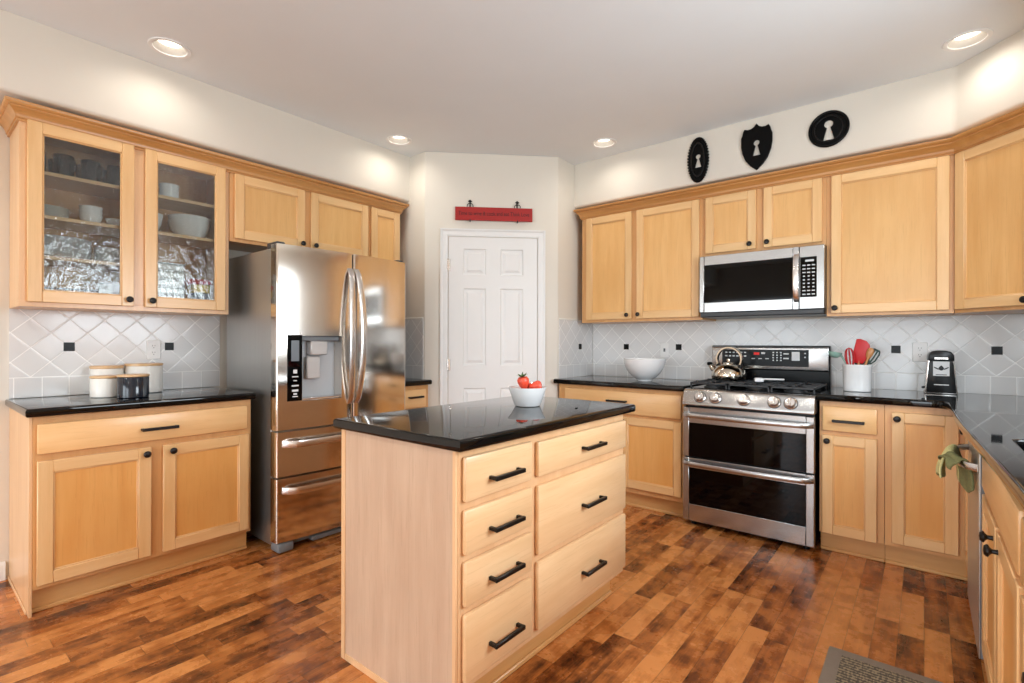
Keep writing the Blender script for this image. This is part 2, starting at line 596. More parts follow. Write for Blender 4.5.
M['steels'] = steel('fridge_side_steel', (206, 206, 204), 0.40, 'z')
M['chrome'] = steel('polished_handle', (232, 228, 225), 0.24)
M['mirror'] = steel('polished_kettle', (226, 216, 200), 0.07)
M['dgrey'] = plain('dark_grey_plastic', (58, 60, 63), 0.45)
M['mgrey'] = plain('grey_plastic', (120, 124, 128), 0.42)
M['recess'] = plain('recess_grey', (190, 193, 196), 0.3)
M['recess2'] = plain('satin_silver', (205, 205, 205), 0.3, metal=0.4)
M['blk'] = plain('gloss_black_glass', (4, 4, 5), 0.04, spec=0.22)
M['blkp'] = plain('black_plastic', (9, 9, 10), 0.3, spec=0.3)
M['iron'] = plain('cast_iron', (38, 40, 43), 0.38, var=0.15, scale=60)
M['ceramic'] = plain('white_ceramic', (236, 237, 238), 0.14)
M['cream'] = plain('white_stoneware', (232, 230, 224), 0.22)
M['navy'] = plain('navy_stoneware', (24, 30, 42), 0.12)
M['legend'] = plain('printed_legend', (210, 212, 214), 0.5)
M['lcd'] = plain('display_grey', (92, 98, 104), 0.3)
M['red'] = plain('red_painted_wood', (164, 26, 22), 0.5, var=0.06, scale=14)
M['redsil'] = plain('red_silicone', (188, 10, 22), 0.45)
M['teal'] = plain('teal_silicone', (142, 178, 166), 0.45)
M['dteal'] = plain('dark_green_nylon', (38, 66, 62), 0.4)
M['berry'] = plain('strawberry_flesh', (214, 76, 52), 0.38, var=0.18, scale=60)
M['leaf'] = plain('strawberry_leaf', (70, 96, 48), 0.55)
M['towel'] = plain('green_terry', (224, 222, 160), 0.95, var=0.12, scale=120)
M['towel_shaded'] = plain('shaded_green_terry', (128, 130, 88), 0.95, var=0.15, scale=120)  # back fold of the green towel, its shade put into the colour
M['matb'] = plain('grey_mat_border', (138, 129, 120), 0.75, var=0.06, scale=60)
M['matc'] = mat_mat_center()
M['ylw'] = plain('yellow_box', (222, 182, 48), 0.5)
M['blu'] = plain('blue_grey_ceramic', (96, 108, 122), 0.25)
M['lamp'] = emit('lamp_lens', (255, 244, 226), 4.0)
M['ink'] = plain('dark_lettering', (52, 8, 10), 0.6)
M['kit'] = plain('black_mug_glaze', (6, 6, 7), 0.2)
M['led'] = emit('red_led', (200, 20, 15), 0.25)

# ------------------------------------------------------------------ room shell
def rect(x0, y0, x1, y1): return [(x0, y0), (x1, y0), (x1, y1), (x0, y1)]


def ring2(cx, cy, r, n=28):
    return [(cx + r * math.cos(2 * PI * k / n), cy + r * math.sin(2 * PI * k / n)) for k in range(n)]


struct(MB().box(XL - 0.15, XR + 0.15, YR - 0.15, YB + 0.15, -0.12, 0.0).build('floor', M['floor']))
CANS = [(-3.022, 0.902), (-3.057, 2.397), (-1.889, 3.412), (0.161, 3.392), (-1.475, 1.560), (0.10, 1.75), (-3.0, -0.7), (-1.45, -0.7), (0.0, -0.7), (-2.2, -2.3), (-0.6, -2.3)]
CAN_R = 0.076
cl = plate_with_holes('ceiling', [rect(XL - 0.15, YR - 0.15, XR + 0.15, YB + 0.15)] + [ring2(x, y, CAN_R) for x, y in CANS], 0.002, 0, M['ceil'])
cl.location = (0, 0, ZC + 0.002)
struct(cl)


def wall_with_hole(name, axis, pos, th, a0, a1, z0, z1, holes, mat):
    """wall slab at axis=pos..pos+th, spanning a0..a1, rectangular holes (h0,h1,hz0,hz1)"""
    m = MB()
    cuts = sorted(set([a0, a1] + [h[0] for h in holes] + [h[1] for h in holes]))
    for c0, c1 in zip(cuts[:-1], cuts[1:]):
        hs = [h for h in holes if h[0] <= c0 + 1e-6 and h[1] >= c1 - 1e-6]
        spans = [(z0, hs[0][2]), (hs[0][3], z1)] if hs else [(z0, z1)]
        for p, q in spans:
            if axis == 'x': m.box(min(pos, pos + th), max(pos, pos + th), c0, c1, p, q)
            else: m.box(c0, c1, min(pos, pos + th), max(pos, pos + th), p, q)
    return struct(m.build(name, mat))


ZT = ZC + 0.12
wall_with_hole('wall_left', 'x', XL, -0.12, YR - 0.12, YB + 0.12, 0, ZC, [], M['wall'])
wall_with_hole('wall_back', 'y', YB, 0.12, XL - 0.12, XR + 0.12, 0, ZC, [], M['wall'])
SW = (1.15, 2.35, 1.08, 2.08)
wall_with_hole('wall_right', 'x', XR, 0.12, YR - 0.12, YB + 0.12, 0, ZC, [SW], M['wall'])
RW1 = (-3.35, -1.65, 0.25, 2.05); RW2 = (-1.25, 0.45, 0.25, 2.05)
wall_with_hole('wall_rear', 'y', YR, -0.12, XL - 0.12, XR + 0.12, 0, ZC, [RW1, RW2], M['wall'])


def window(name, axis, pos, a0, a1, z0, z1, sgn, nv, nh):
    m = MB()
    def bar(p0, p1, q0, q1, d0, d1):
        lo, hi = sorted((pos + sgn * d0, pos + sgn * d1))
        if axis == 'y': m.box(p0, p1, lo, hi, q0, q1, 0.003)
        else: m.box(lo, hi, p0, p1, q0, q1, 0.003)
    w = 0.07
    for (p0, p1, q0, q1) in ((a0 - w, a0, z0 - w, z1 + w), (a1, a1 + w, z0 - w, z1 + w), (a0, a1, z1, z1 + w), (a0, a1, z0 - w, z0)):
        bar(p0, p1, q0, q1, -0.018, 0.0)
    for i in range(1, nv):
        x = a0 + (a1 - a0) * i / nv; bar(x - 0.022, x + 0.022, z0, z1, 0.03, 0.07)
    for i in range(1, nh):
        z = z0 + (z1 - z0) * i / nh; bar(a0, a1, z - 0.018, z + 0.018, 0.03, 0.07)
    return struct(m.build(name, M['white']))


window('window_1', 'y', YR, *RW1, -1, 2, 1)
window('window_2', 'y', YR, *RW2, -1, 2, 1)
window('window_3', 'x', XR, *SW, 1, 2, 1)

# pantry corner (short return, diagonal wall with the door, short return)
PA = (-3.078, 2.670); PB = (-2.319, 3.429)
pm = MB().prism([(XL, PA[1]), PA, PB, (PB[0], YB), (XL, YB)], 0, ZC, bev=0.006, seg=2, edges='all')
struct(pm.build('wall_pantry', M['wall']))

# soffits (dropped wall boxes over the upper cabinets), rounded lower edge
SZ = 2.356
def soffit(name, poly):
    m = MB(); m.prism(poly, SZ, ZC + 0.01, bev=0.020, seg=4)
    return struct(m.build(name, M['wall']))


soffit('wall_soffit_left', [(XL - 0.02, YR - 0.02), (XL + 0.334, YR - 0.02), (XL + 0.334, PA[1] + 0.03), (XL - 0.02, PA[1] + 0.03)])
soffit('wall_soffit_back', [(PB[0] - 0.02, 3.676), (0.127, 3.676), (0.427, 3.376), (0.427, YR - 0.02), (XR + 0.02, YR - 0.02), (XR + 0.02, YB + 0.02), (PB[0] - 0.02, YB + 0.02)])

# baseboards
BBP = [(0.0, 0.002), (0.014, 0.002), (0.014, 0.075), (0.010, 0.088), (0.004, 0.094), (0.0, 0.094)]
struct(MB().sweep([(XL, YR + 0.01), (XL, 0.36)], [(-o if False else o, z) for o, z in BBP]).build('baseboard_left', M['white']))
struct(MB().sweep([(XR - 0.01, YR), (XL + 0.02, YR)][::1], [(o, z) for o, z in BBP]).build('baseboard_rear', M['white']))
bw = MB()
d45 = Vector((1, 1)) / math.sqrt(2)
def pant(a): return (PA[0] + d45.x * a, PA[1] + d45.y * a)
bw.sweep([pant(0.004), pant(0.125)], BBP); bw.sweep([pant(0.972), pant(1.07)], BBP)
struct(bw.build('baseboard_pantry', M['white']))

# pantry door: local x along the diagonal wall, -y into the room
DOOR_RZ = math.radians(45)
def door_leaf():
    m = MB()
    W_, H_ = 0.712, 2.037
    xs = [0, 0.116, 0.298, 0.414, 0.598, W_]
    zs = [0, 0.22, 0.832, 1.012, 1.628, 1.735, 1.945, H_]
    yf = -0.012
    for i in range(5):
        for j in range(7):
            x0, x1, z0, z1 = xs[i], xs[i + 1], zs[j], zs[j + 1]
            if i in (1, 3) and j in (1, 3, 5):
                rings = [(0, 0), (0.008, 0.011), (0.020, 0.011), (0.040, 0.002)]
                R = [[(x0 + d, yf + h, z0 + d), (x1 - d, yf + h, z0 + d), (x1 - d, yf + h, z1 - d), (x0 + d, yf + h, z1 - d)] for d, h in rings]
                for a, b in zip(R[:-1], R[1:]):
                    for k in range(4):
                        m.add([a[k], a[(k + 1) % 4], b[(k + 1) % 4], b[k]], [[0, 1, 2, 3]])
                m.add(R[-1], [[0, 1, 2, 3]])
            else:
                m.add([(x0, yf, z0), (x1, yf, z0), (x1, yf, z1), (x0, yf, z1)], [[0, 1, 2, 3]])
    o = yf
    for q in ([(0, o, 0), (0, 0, 0), (0, 0, H_), (0, o, H_)], [(W_, o, 0), (W_, 0, 0), (W_, 0, H_), (W_, o, H_)],
              [(0, o, H_), (W_, o, H_), (W_, 0, H_), (0, 0, H_)], [(0, o, 0), (W_, o, 0), (W_, 0, 0), (0, 0, 0)],
              [(0, 0, 0), (W_, 0, 0), (W_, 0, H_), (0, 0, H_)]):
        m.add(q, [[0, 1, 2, 3]])
    b = bmesh.new()
    vs = [b.verts.new(p) for p in m.v]
    for f in m.f: b.faces.new([vs[i] for i in f])
    bmesh.ops.remove_doubles(b, verts=b.verts[:], dist=1e-5)
    bmesh.ops.recalc_face_normals(b, faces=b.faces[:])
    return MB().take(b)


dl = door_leaf().build('door_1', M['white'], smooth=False)
dx, dy = pant(0.189)
dl.location = (dx, dy, 0.010); dl.rotation_euler = (0, 0, DOOR_RZ)
struct(dl)
for hz in (0.25, 1.02, 1.815):
    h = MB().cyl((-0.006, -0.016, hz - 0.045), (-0.006, -0.016, hz + 0.045), 0.006, n=10)
    h.box(-0.004, 0.014, -0.014, -0.0125, hz - 0.044, hz + 0.044)
    h.build('hinge', M['chrome'], dl)
kb = MB().lathe([(0.026, 0), (0.026, 0.004), (0.010, 0.008), (0.010, 0.03), (0.024, 0.036), (0.028, 0.048), (0.022, 0.060), (0.0, 0.064)], 20, (0.655, -0.012, 0.86), '-y')
kb.build('door_knob', M['chrome'], dl)
cs = MB()
CP = [(0.006, 0.0), (0.006, -0.016), (0.02, -0.018), (0.046, -0.013), (0.058, -0.020), (0.066, -0.020), (0.066, 0.0)]
W_, H_ = 0.712, 2.047
def casing_ring(p):   # p=(off, y)
    return [(-p[0], p[1], 0.0), (-p[0], p[1], H_ + p[0] - 0.0), (W_ + p[0], p[1], H_ + p[0] - 0.0), (W_ + p[0], p[1], 0.0)]
R = [casing_ring(p) for p in CP]
for a, b in zip(R, R[1:] + R[:1]):
    for k in range(3):
        cs.add([a[k], a[k + 1], b[k + 1], b[k]], [[0, 1, 2, 3]])
for k in (0, 3):
    cs.add([r[k] for r in R], [list(range(len(R)))])
co = cs.build('trim_1', M['white'], smooth=False)
co.location = (dx, dy, 0.0); co.rotation_euler = (0, 0, DOOR_RZ)
struct(co)

# ------------------------------------------------------------------ recessed ceiling lights
def can_light():
    t = thing('recessed_light', 'x', 'ceiling light')
    r = CAN_R
    MB().lathe([(r - 0.002, 0.0), (r - 0.001, -0.004), (r + 0.004, -0.006), (r + 0.018, -0.005), (r + 0.020, -0.0005)], 32, cap=False).build('trim_ring', M['white'], t)
    MB().lathe([(r - 0.002, 0.0), (r - 0.020, 0.030), (r - 0.021, 0.046)], 32, cap=False).build('baffle', M['baffle'], t)
    MB().lathe([(r - 0.021, 0.040), (r - 0.022, 0.032), (0.03, 0.029), (0.0, 0.028)], 32, cap=False).build('lens', M['lamp'], t)
    l = bpy.data.lights.new('lamp_glow', 'SPOT')
    l.energy = CAN_W; l.color = CAN_C; l.spot_size = math.radians(172); l.spot_blend = 1.0; l.shadow_soft_size = 0.05
    lo = bpy.data.objects.new('lamp_glow', l); COL.objects.link(lo); lo.parent = t; lo.location = (0, 0, -0.008)
    return t


can0 = can_light()
CL = ['round recessed ceiling light above the glass door cabinet', 'round recessed ceiling light above the refrigerator near the pantry corner',
      'round recessed ceiling light above the two tall doors left of microwave', 'round recessed ceiling light in the right corner above the diagonal cabinet',
      'round recessed ceiling light over the island at the top edge', 'round recessed ceiling light over the sink counter',
      'round recessed ceiling light added for fill, behind the camera near left wall', 'round recessed ceiling light added for fill, behind the camera in the middle', 'round recessed ceiling light added for fill, behind the camera near right wall',
      'round recessed ceiling light added for fill by the left rear window', 'round recessed ceiling light added for fill by the right rear window']
for i, (x, y) in enumerate(CANS):
    o = can0 if i == 0 else dup(can0, (0, 0, 0))
    o.location = (x, y, ZC); o['label'] = CL[i]; o['group'] = 'recessed ceiling lights'
    if i >= 4:      # power raised as fill light; lamps behind the camera are added, unseen
        g_ = [c for c in kids(o) if c.type == 'LIGHT'][0]
        g_.data = g_.data.copy(); g_.data.energy = 20.0 if i >= 6 else 13.0

# ------------------------------------------------------------------ cabinet building blocks (local: x along, front at y=0 facing -y, z up)
ST = 0.054
def knob_mesh():
    return MB().lathe([(0.007, 0.0), (0.006, 0.012), (0.010, 0.016), (0.0165, 0.020), (0.0165, 0.024), (0.012, 0.029), (0.0, 0.031)], 18, axis='-y')


def add_knob(parent, x, y, z):
    o = knob_mesh().build('knob', M['bronze'], parent); o.location = (x, y, z); return o


def add_pull(parent, xc, y, z, L, vertical=False):
    m = MB()
    a = L / 2
    m.box(-a, a, -0.035, -0.023, -0.0075, 0.0075, 0.002)
    for sx in (-1, 1):
        m.box(sx * (a - 0.006) - 0.006, sx * (a - 0.006) + 0.006, -0.026, 0.0, -0.006, 0.006, 0.0015)
    o = m.build('pull', M['bronze'], parent); o.location = (xc, y, z)
    return o


def shaker(parent, x0, x1, z0, z1, knob=None, name='door', glass=False, pm_=None, fv=None, fh=None, yf=-0.0205):
    st = min(ST, (x1 - x0) * 0.30)
    m = MB(); T = yf + 0.02
    m.box(x0, x0 + st, yf, T, z0, z1, 0.0028, 0)
    m.box(x1 - st, x1, yf, T, z0, z1, 0.0028, 0)
    m.box(x0 + st - 0.001, x1 - st + 0.001, yf + 0.0003, T, z0, z0 + ST, 0.0028, 1)
    m.box(x0 + st - 0.001, x1 - st + 0.001, yf + 0.0003, T, z1 - ST, z1, 0.0028, 1)
    # inner sloped bead
    q = 0.006
    a = (x0 + st, x1 - st, z0 + ST, z1 - ST)
    for (p) in ((a[0], a[0] + q, a[2], a[3]), (a[1] - q, a[1], a[2], a[3])):
        m.box(p[0], p[1], yf + 0.005, T, p[2], p[3], 0.002, 0)
    for (p) in ((a[0], a[1], a[2], a[2] + q), (a[0], a[1], a[3] - q, a[3])):
        m.box(p[0], p[1], yf + 0.005, T, p[2], p[3], 0.002, 1)
    d = m.build(name, [fv or M['fv'], fh or M['fh']], parent)
    if glass:
        g = MB().box(a[0] - 0.002, a[1] + 0.002, yf + 0.010, yf + 0.013, a[2] - 0.002, a[3] + 0.002)
        g.build('glass_pane', M['rain'], d)
    else:
        g = MB().box(a[0] - 0.002, a[1] + 0.002, yf + 0.0105, T - 0.001, a[2] - 0.002, a[3] + 0.002)
        g.build('panel', pm_ or M['pan'], d)
    if knob: add_knob(d, knob[0], yf, knob[1])
    return d


def drawer(parent, x0, x1, z0, z1, pull=None, mat=None, yf=-0.0205, knob=None):
    d = MB().box(x0, x1, yf, yf + 0.02, z0, z1, 0.008, 0, 2).build('drawer_front', mat or M['dr'], parent)
    if pull: add_pull(d, pull[0], yf, pull[1], pull[2])
    if knob: add_knob(d, knob[0], yf, knob[1])
    return d


def base_body(t, w, d, h=0.876, toe=0.115, rec=0.055, shoe=True, hollow=False):
    m = MB()
    if hollow:
        m.box(0, w, 0.0, 0.018, toe, h, 0.0015); m.box(0, 0.016, 0.018, d, toe, h); m.box(w - 0.016, w, 0.018, d, toe, h)
        m.box(0.016, w - 0.016, 0.018, d, toe, toe + 0.016)
    else:
        m.box(0, w, 0.0, d, toe, h, 0.0015, 0)
    m.build('carcass', M['body'], t)
    k = MB(); k.box(0.0, w, rec, rec + 0.018, 0.0, toe - 0.0005, 0.0, 0)
    if shoe: k.box(0.0, w, rec - 0.012, rec - 0.0002, 0.0, 0.02, 0.004, 0)
    k.build('toe_kick', M['fy'], t)
    return t


RL = PI / 2      # faces +x   (local x -> +y)
RR = -PI / 2     # faces -x   (local x -> -y)

# ---- left base cabinet with two doors and one wide drawer
FXL = -3.015
t = thing('base_cabinet', 'light maple base cabinet with two doors and one wide drawer left of the refrigerator', 'cabinet', (FXL, 0.385, 0), RL)
w = 0.922
base_body(t, w, 0.58)
sp_ = MB(); sp_.box(-0.0118, -0.0002, 0.0, 0.583, 0.0, 0.875, 0.0015)
sp_.box(-0.017, -0.0122, 0.045, 0.583, 0.0, 0.02, 0.003)
sp_.box(-0.012, 0.0, 0.0425, 0.072, 0.0, 0.1149, 0.001)
sp_.build('end_panel', M['endp'], t)
d_ = 0.385
drawer(t, 0.398 - d_, 1.281 - d_, 0.709, 0.843, (0.8515 - d_, 0.771, 0.157))
shaker(t, 0.398 - d_, 0.819 - d_, 0.135, 0.679, (0.796 - d_, 0.648))
shaker(t, 0.870 - d_, 1.290 - d_, 0.135, 0.679, (0.909 - d_, 0.648))

# ---- base cabinet left of the stove
FYB = 3.4015
t = thing('base_cabinet', 'light maple base cabinet between the pantry corner and the stove', 'cabinet', (-2.285, FYB, 0), 0)
d_ = -2.285
base_body(t, 1.020, 0.58)
drawer(t, -2.220 - d_, -1.280 - d_, 0.684, 0.847, (-1.757 - d_, 0.777, 0.157))
shaker(t, -2.220 - d_, -1.772 - d_, 0.153, 0.664, (-1.80 - d_, 0.634))
shaker(t, -1.728 - d_, -1.279 - d_, 0.153, 0.664, (-1.70 - d_, 0.634))

# ---- base cabinet right of the stove (drawer over door)
t = thing('base_cabinet', 'narrow light maple base cabinet with one drawer over one door right of the stove', 'cabinet', (-0.472, FYB, 0), 0)
d_ = -0.472
base_body(t, 0.304, 0.58)
drawer(t, -0.457 - d_, -0.200 - d_, 0.705, 0.845, (-0.3305 - d_, 0.767, 0.150))
shaker(t, -0.457 - d_, -0.200 - d_, 0.118, 0.681, (-0.432 - d_, 0.649))

# ---- corner cabinet: L-shaped carcass with two hinged leaves
FXR = 0.176
t = thing('corner_cabinet', 'light maple corner base cabinet with two hinged leaf doors beside the dishwasher', 'cabinet', (-0.167, FYB, 0), 0)
d_ = -0.167
Lp = [(0.0005, 0), (FXR - d_, 0), (FXR - d_, 3.055 - FYB), (XR - 0.004 - d_, 3.055 - FYB), (XR - 0.004 - d_, 0.58), (0.0005, 0.58)]
MB().prism(Lp, 0.115, 0.876).build('carcass', M['body'], t)
k = MB()
k.box(0.0005, FXR + 0.055 - d_, 0.055, 0.073, 0, 0.1145); k.box(FXR + 0.055 - d_, FXR + 0.073 - d_, 3.055 - FYB, 0.073, 0, 0.1145)
k.box(0.0005, FXR + 0.05 - d_, 0.043, 0.0548, 0, 0.02, 0.004)
k.build('toe_kick', M['fy'], t)
shaker(t, -0.137 - d_, 0.134 - d_, 0.137, 0.838, (-0.113 - d_, 0.804), name='leaf_door')
lf = shaker(t, 0.0, 0.284, 0.137, 0.838, None, name='leaf_door')
lf.location = (FXR - d_, -0.0225, 0); lf.rotation_euler = (0, 0, RR)
add_knob(lf, 0.25, -0.0205, 0.80)

# ---- dishwasher
DX = 0.150
t = thing('dishwasher', 'stainless dishwasher in the right run with a green towel over its bar handle', 'dishwasher', (DX, 3.043, 0), RR)
DW = 0.600
MB().box(0.004, DW - 0.004, 0.035, 0.56, 0.02, 0.866, 0.002).build('tub_body', M['dgrey'], t)
MB().box(0.0, DW, 0.0, 0.006, 0.085, 0.868, 0.002, 0, 1).box(0.001, DW - 0.001, 0.0062, 0.034, 0.086, 0.867, 0, 1).build('door_panel', [M['steels'], M['mgrey']], t)
MB().box(0.004, DW - 0.004, 0.06, 0.075, 0.005, 0.084).build('kick_plate', M['blkp'], t)
HZ = 0.752
hp = []
for i in range(17):
    f = i / 16; x = 0.05 + 0.50 * f
    hp.append((x, -0.004 - 0.066 * math.sin(PI * f) ** 0.7 if 0 < f < 1 else 0.002, HZ))
MB().strap(hp, 0.026, 0.012, (0, 0, 1)).build('bar_handle', M['chrome'], t)

# ---- sink base cabinet, false front over two doors
t = thing('sink_cabinet', 'light maple sink cabinet with false drawer front over two knobbed doors', 'cabinet', (FXR, 2.434, 0), RR)
SWD = 0.914
base_body(t, SWD, 0.555, hollow=True)
d_ = 2.434
drawer(t, d_ - 2.412, d_ - 1.540, 0.700, 0.846)
shaker(t, d_ - 2.412, d_ - 1.990, 0.135, 0.680, (d_ - 2.035, 0.636))
shaker(t, d_ - 1.962, d_ - 1.540, 0.135, 0.680, (d_ - 1.905, 0.636))
# ---- next base cabinet toward the camera
t = thing('base_cabinet', 'light maple base cabinet nearest the camera at the right edge', 'cabinet', (FXR, 1.519, 0), RR)
base_body(t, 0.76, 0.555)
drawer(t, 0.022, 0.738, 0.700, 0.846)
shaker(t, 0.022, 0.366, 0.135, 0.680, (0.336, 0.648)); shaker(t, 0.394, 0.738, 0.135, 0.680, (0.424, 0.648))

# ---- small base cabinet between refrigerator and pantry
t = thing('base_cabinet', 'small maple base cabinet with one drawer between refrigerator and pantry wall', 'cabinet', (-3.02, 2.322, 0), RL)
base_body(t, 0.335, 0.575)
drawer(t, 0.022, 0.300, 0.709, 0.845, (0.187, 0.790, 0.13))
shaker(t, 0.022, 0.300, 0.135, 0.680, (0.05, 0.648))

# ------------------------------------------------------------------ counters
CT0, CT1 = 0.8765, 0.9145
def counter(name, label, poly, bev=0.011):
    m = MB().prism(poly, CT0, CT1, bev=bev, seg=4, edges='caps')
    return tag(m.build(name, M['granite']), label, 'countertop')


counter('countertop', 'polished black granite counter with canisters left of the refrigerator', [(XL + 0.002, 0.358), (-2.976, 0.358), (-2.976, 1.318), (XL + 0.002, 1.318)])
counter('countertop', 'small piece of black granite counter between refrigerator and pantry wall', [(XL + 0.002, 2.318), (-2.985, 2.318), (-2.985, 2.666), (XL + 0.002, 2.666)])
counter('countertop', 'black granite counter under the large white bowl left of the stove', [(-2.316, 3.365), (-1.258, 3.365), (-1.258, YB - 0.002), (-2.316, YB - 0.002)])
# right counter with rounded inner corner and a cut-out for the sink
cpoly = [(-0.474, YB - 0.002), (-0.474, 3.365), (0.020, 3.365), (0.048, 3.358), (0.072, 3.340), (0.088, 3.312), (0.096, 3.270), (0.100, 3.10), (0.104, 2.74), (0.112, 2.436), (0.124, 2.173), (0.144, 1.737), (0.155, 1.465), (0.160, 1.20), (0.162, 0.74), (XR - 0.002, 0.74), (XR - 0.002, YB - 0.002)]
SK = (0.205, 0.64, 1.56, 2.17)
cc = plate_with_holes('countertop', [cpoly[::-1], [(SK[0], SK[2] + .02), (SK[0] + .02, SK[2]), (SK[1] - .02, SK[2]), (SK[1], SK[2] + .02), (SK[1], SK[3] - .02), (SK[1] - .02, SK[3]), (SK[0] + .02, SK[3]), (SK[0], SK[3] - .02)]], (CT1 - CT0) / 2 - 0.006, 0.006, M['granite'])
cc.location = (0, 0, (CT0 + CT1) / 2)
cc.scale = (1, 1, 1)
tag(cc, 'black granite counter running around the right corner and the sink', 'countertop')
sk = MB()
b = 0.024
zb = 0.70
for (p) in ((SK[0] - b, SK[0] - 0.004, SK[2] - b, SK[3] + b), (SK[1] + 0.004, SK[1] + b, SK[2] - b, SK[3] + b)):
    sk.box(p[0], p[1], p[2], p[3], zb, CT0 - 0.001, 0.002)
for (p) in ((SK[0] - 0.004, SK[1] + 0.004, SK[2] - b, SK[2] - 0.004), (SK[0] - 0.004, SK[1] + 0.004, SK[3] + 0.004, SK[3] + b)):
    sk.box(p[0], p[1], p[2], p[3], zb, CT0 - 0.001, 0.002)
sk.box(SK[0] - b, SK[1] + b, SK[2] - b, SK[3] + b, zb - 0.012, zb, 0.002)
so = sk.build('sink', M['black'])
tag(so, 'black undermount sink basin set into the right counter', 'sink')
MB().lathe([(0.04, zb + 0.001), (0.04, zb + 0.004), (0.028, zb + 0.002), (0.0, zb + 0.002)], 20, ((SK[0] + SK[1]) / 2, (SK[2] + SK[3]) / 2, 0)).build('drain', M['chrome'], so)

# ------------------------------------------------------------------ island
IX, IY = -1.105, 1.093
t = thing('kitchen_island', 'pale maple kitchen island with seven drawers and a black granite top', 'kitchen island', (IX, IY, 0), RL)
d_ = IY
IW, ID = 1.094, 0.620
MB().box(0, IW, 0, ID, 0.125, 0.876, 0.0015).build('carcass', M['endp'], t)
k = MB(); k.box(0.02, IW - 0.005, 0.066, 0.084, 0, 0.1245); k.box(0.02, IW - 0.005, 0.054, 0.0658, 0, 0.02, 0.004); k.build('toe_kick', M['fy'], t)
ep = MB()
ep.box(-0.006, -0.0002, 0.017, ID - 0.024, 0.026, 0.8755, 0.0, 0)
eo = ep.build('end_panel', M['iside'], t)
eo['label'] = 'pinkish maple veneer end panel'
ef = MB()
ef.box(-0.009, -0.0002, -0.0005, 0.0165, 0.0, 0.8755, 0.002, 0)
ef.box(-0.009, -0.0002, ID - 0.0235, ID + 0.002, 0.0, 0.8755, 0.002, 0)
ef.box(-0.009, -0.0002, 0.0170, ID - 0.0240, 0.0, 0.026, 0.002, 0)
ef.build('end_frame', M['endp'], t)
for (z0, z1) in ((0.713, 0.853), (0.550, 0.689), (0.390, 0.529), (0.156, 0.367)):
    drawer(t, 1.108 - d_, 1.447 - d_, z0, z1, (1.288 - d_, (z0 + z1) / 2 - (0.012 if z0 > 0.2 else 0.025), 0.152), M['idr'])
for (z0, z1) in ((0.715, 0.844), (0.430, 0.684), (0.156, 0.405)):
    drawer(t, 1.484 - d_, 2.178 - d_, z0, z1, (1.856 - d_, (z0 + z1) / 2 - (0.004 if z0 > 0.5 else 0.015), 0.156), M['idr'])
for q in (0.02,):
    f_ = MB(); f_.box(0.02, IW - 0.005, ID - 0.09, ID - 0.07, 0, 0.1245); f_.box(IW - 0.024, IW - 0.005, 0.085, ID - 0.091, 0, 0.1245)
    f_.build('plinth', M['fy'], t)
m = MB().prism([(-0.032, -0.041), (1.138, -0.041), (1.138, 0.641), (-0.032, 0.641)], CT0, CT1, bev=0.011, seg=4, edges='caps')
m.build('worktop', M['granite'], t)

# ------------------------------------------------------------------ upper cabinets
UXL = XL + 0.3108
# glass cabinet (hollow)
t = thing('glass_cabinet', 'maple wall cabinet with two rippled glass doors full of dishes', 'cabinet', (UXL, 0.372, 0), RL)
gw, gd, z0, z1 = 0.922, 0.306, 1.372, 2.335
m = MB()
m.box(0, 0.016, 0.019, gd, z0, z1, 0.001); m.box(gw - 0.016, gw, 0.019, gd, z0, z1, 0.001)
m.box(0.016, gw - 0.016, 0.019, gd, z0, z0 + 0.018); m.box(0.016, gw - 0.016, 0.019, gd, z1 - 0.09, z1 - 0.07)
m.box(0.455, 0.471, 0.019, gd - 0.01, z0 + 0.018, z1 - 0.09)
m.box(0, gw, 0.0, 0.0188, z0, z0 + 0.032, 0.001); m.box(0, gw, 0, 0.0188, 2.215, z1, 0.001)
for p, q in ((0, 0.05), (0.425, 0.505), (gw - 0.045, gw)): m.box(p, q, 0, 0.0188, z0 + 0.032, 2.215, 0.001)
m.build('carcass', M['endp'], t)
MB().box(0.016, gw - 0.016, gd - 0.008, gd, z0 + 0.018, z1 - 0.09).build('back_panel', M['inside'], t)
for zc in (2.034, 1.822, 1.625): MB().box(0.017, 0.4545, 0.024, gd - 0.009, zc - 0.018, zc, 0.001).build('shelf', M['shelf'], t)
for zc in (2.029, 1.823): MB().box(0.4715, gw - 0.017, 0.024, gd - 0.009, zc - 0.018, zc, 0.001).build('shelf', M['shelf'], t)
d_ = 0.372
shaker(t, 0.398 - d_, 0.814 - d_, 1.394, 2.253, (0.790 - d_, 1.429), glass=True)
shaker(t, 0.863 - d_, 1.270 - d_, 1.394, 2.253, (0.893 - d_, 1.429), glass=True)


def upper(label, loc, rz, w_, z0, z1, doors, d=0.306, pan=None):
    t = thing('wall_cabinet', label, 'cabinet', loc, rz)
    MB().box(0, w_, 0.0, d, z0, z1, 0.0015).build('carcass', M['body'], t)
    for q in doors: shaker(t, *q, pm_=M['upan'])
    return t


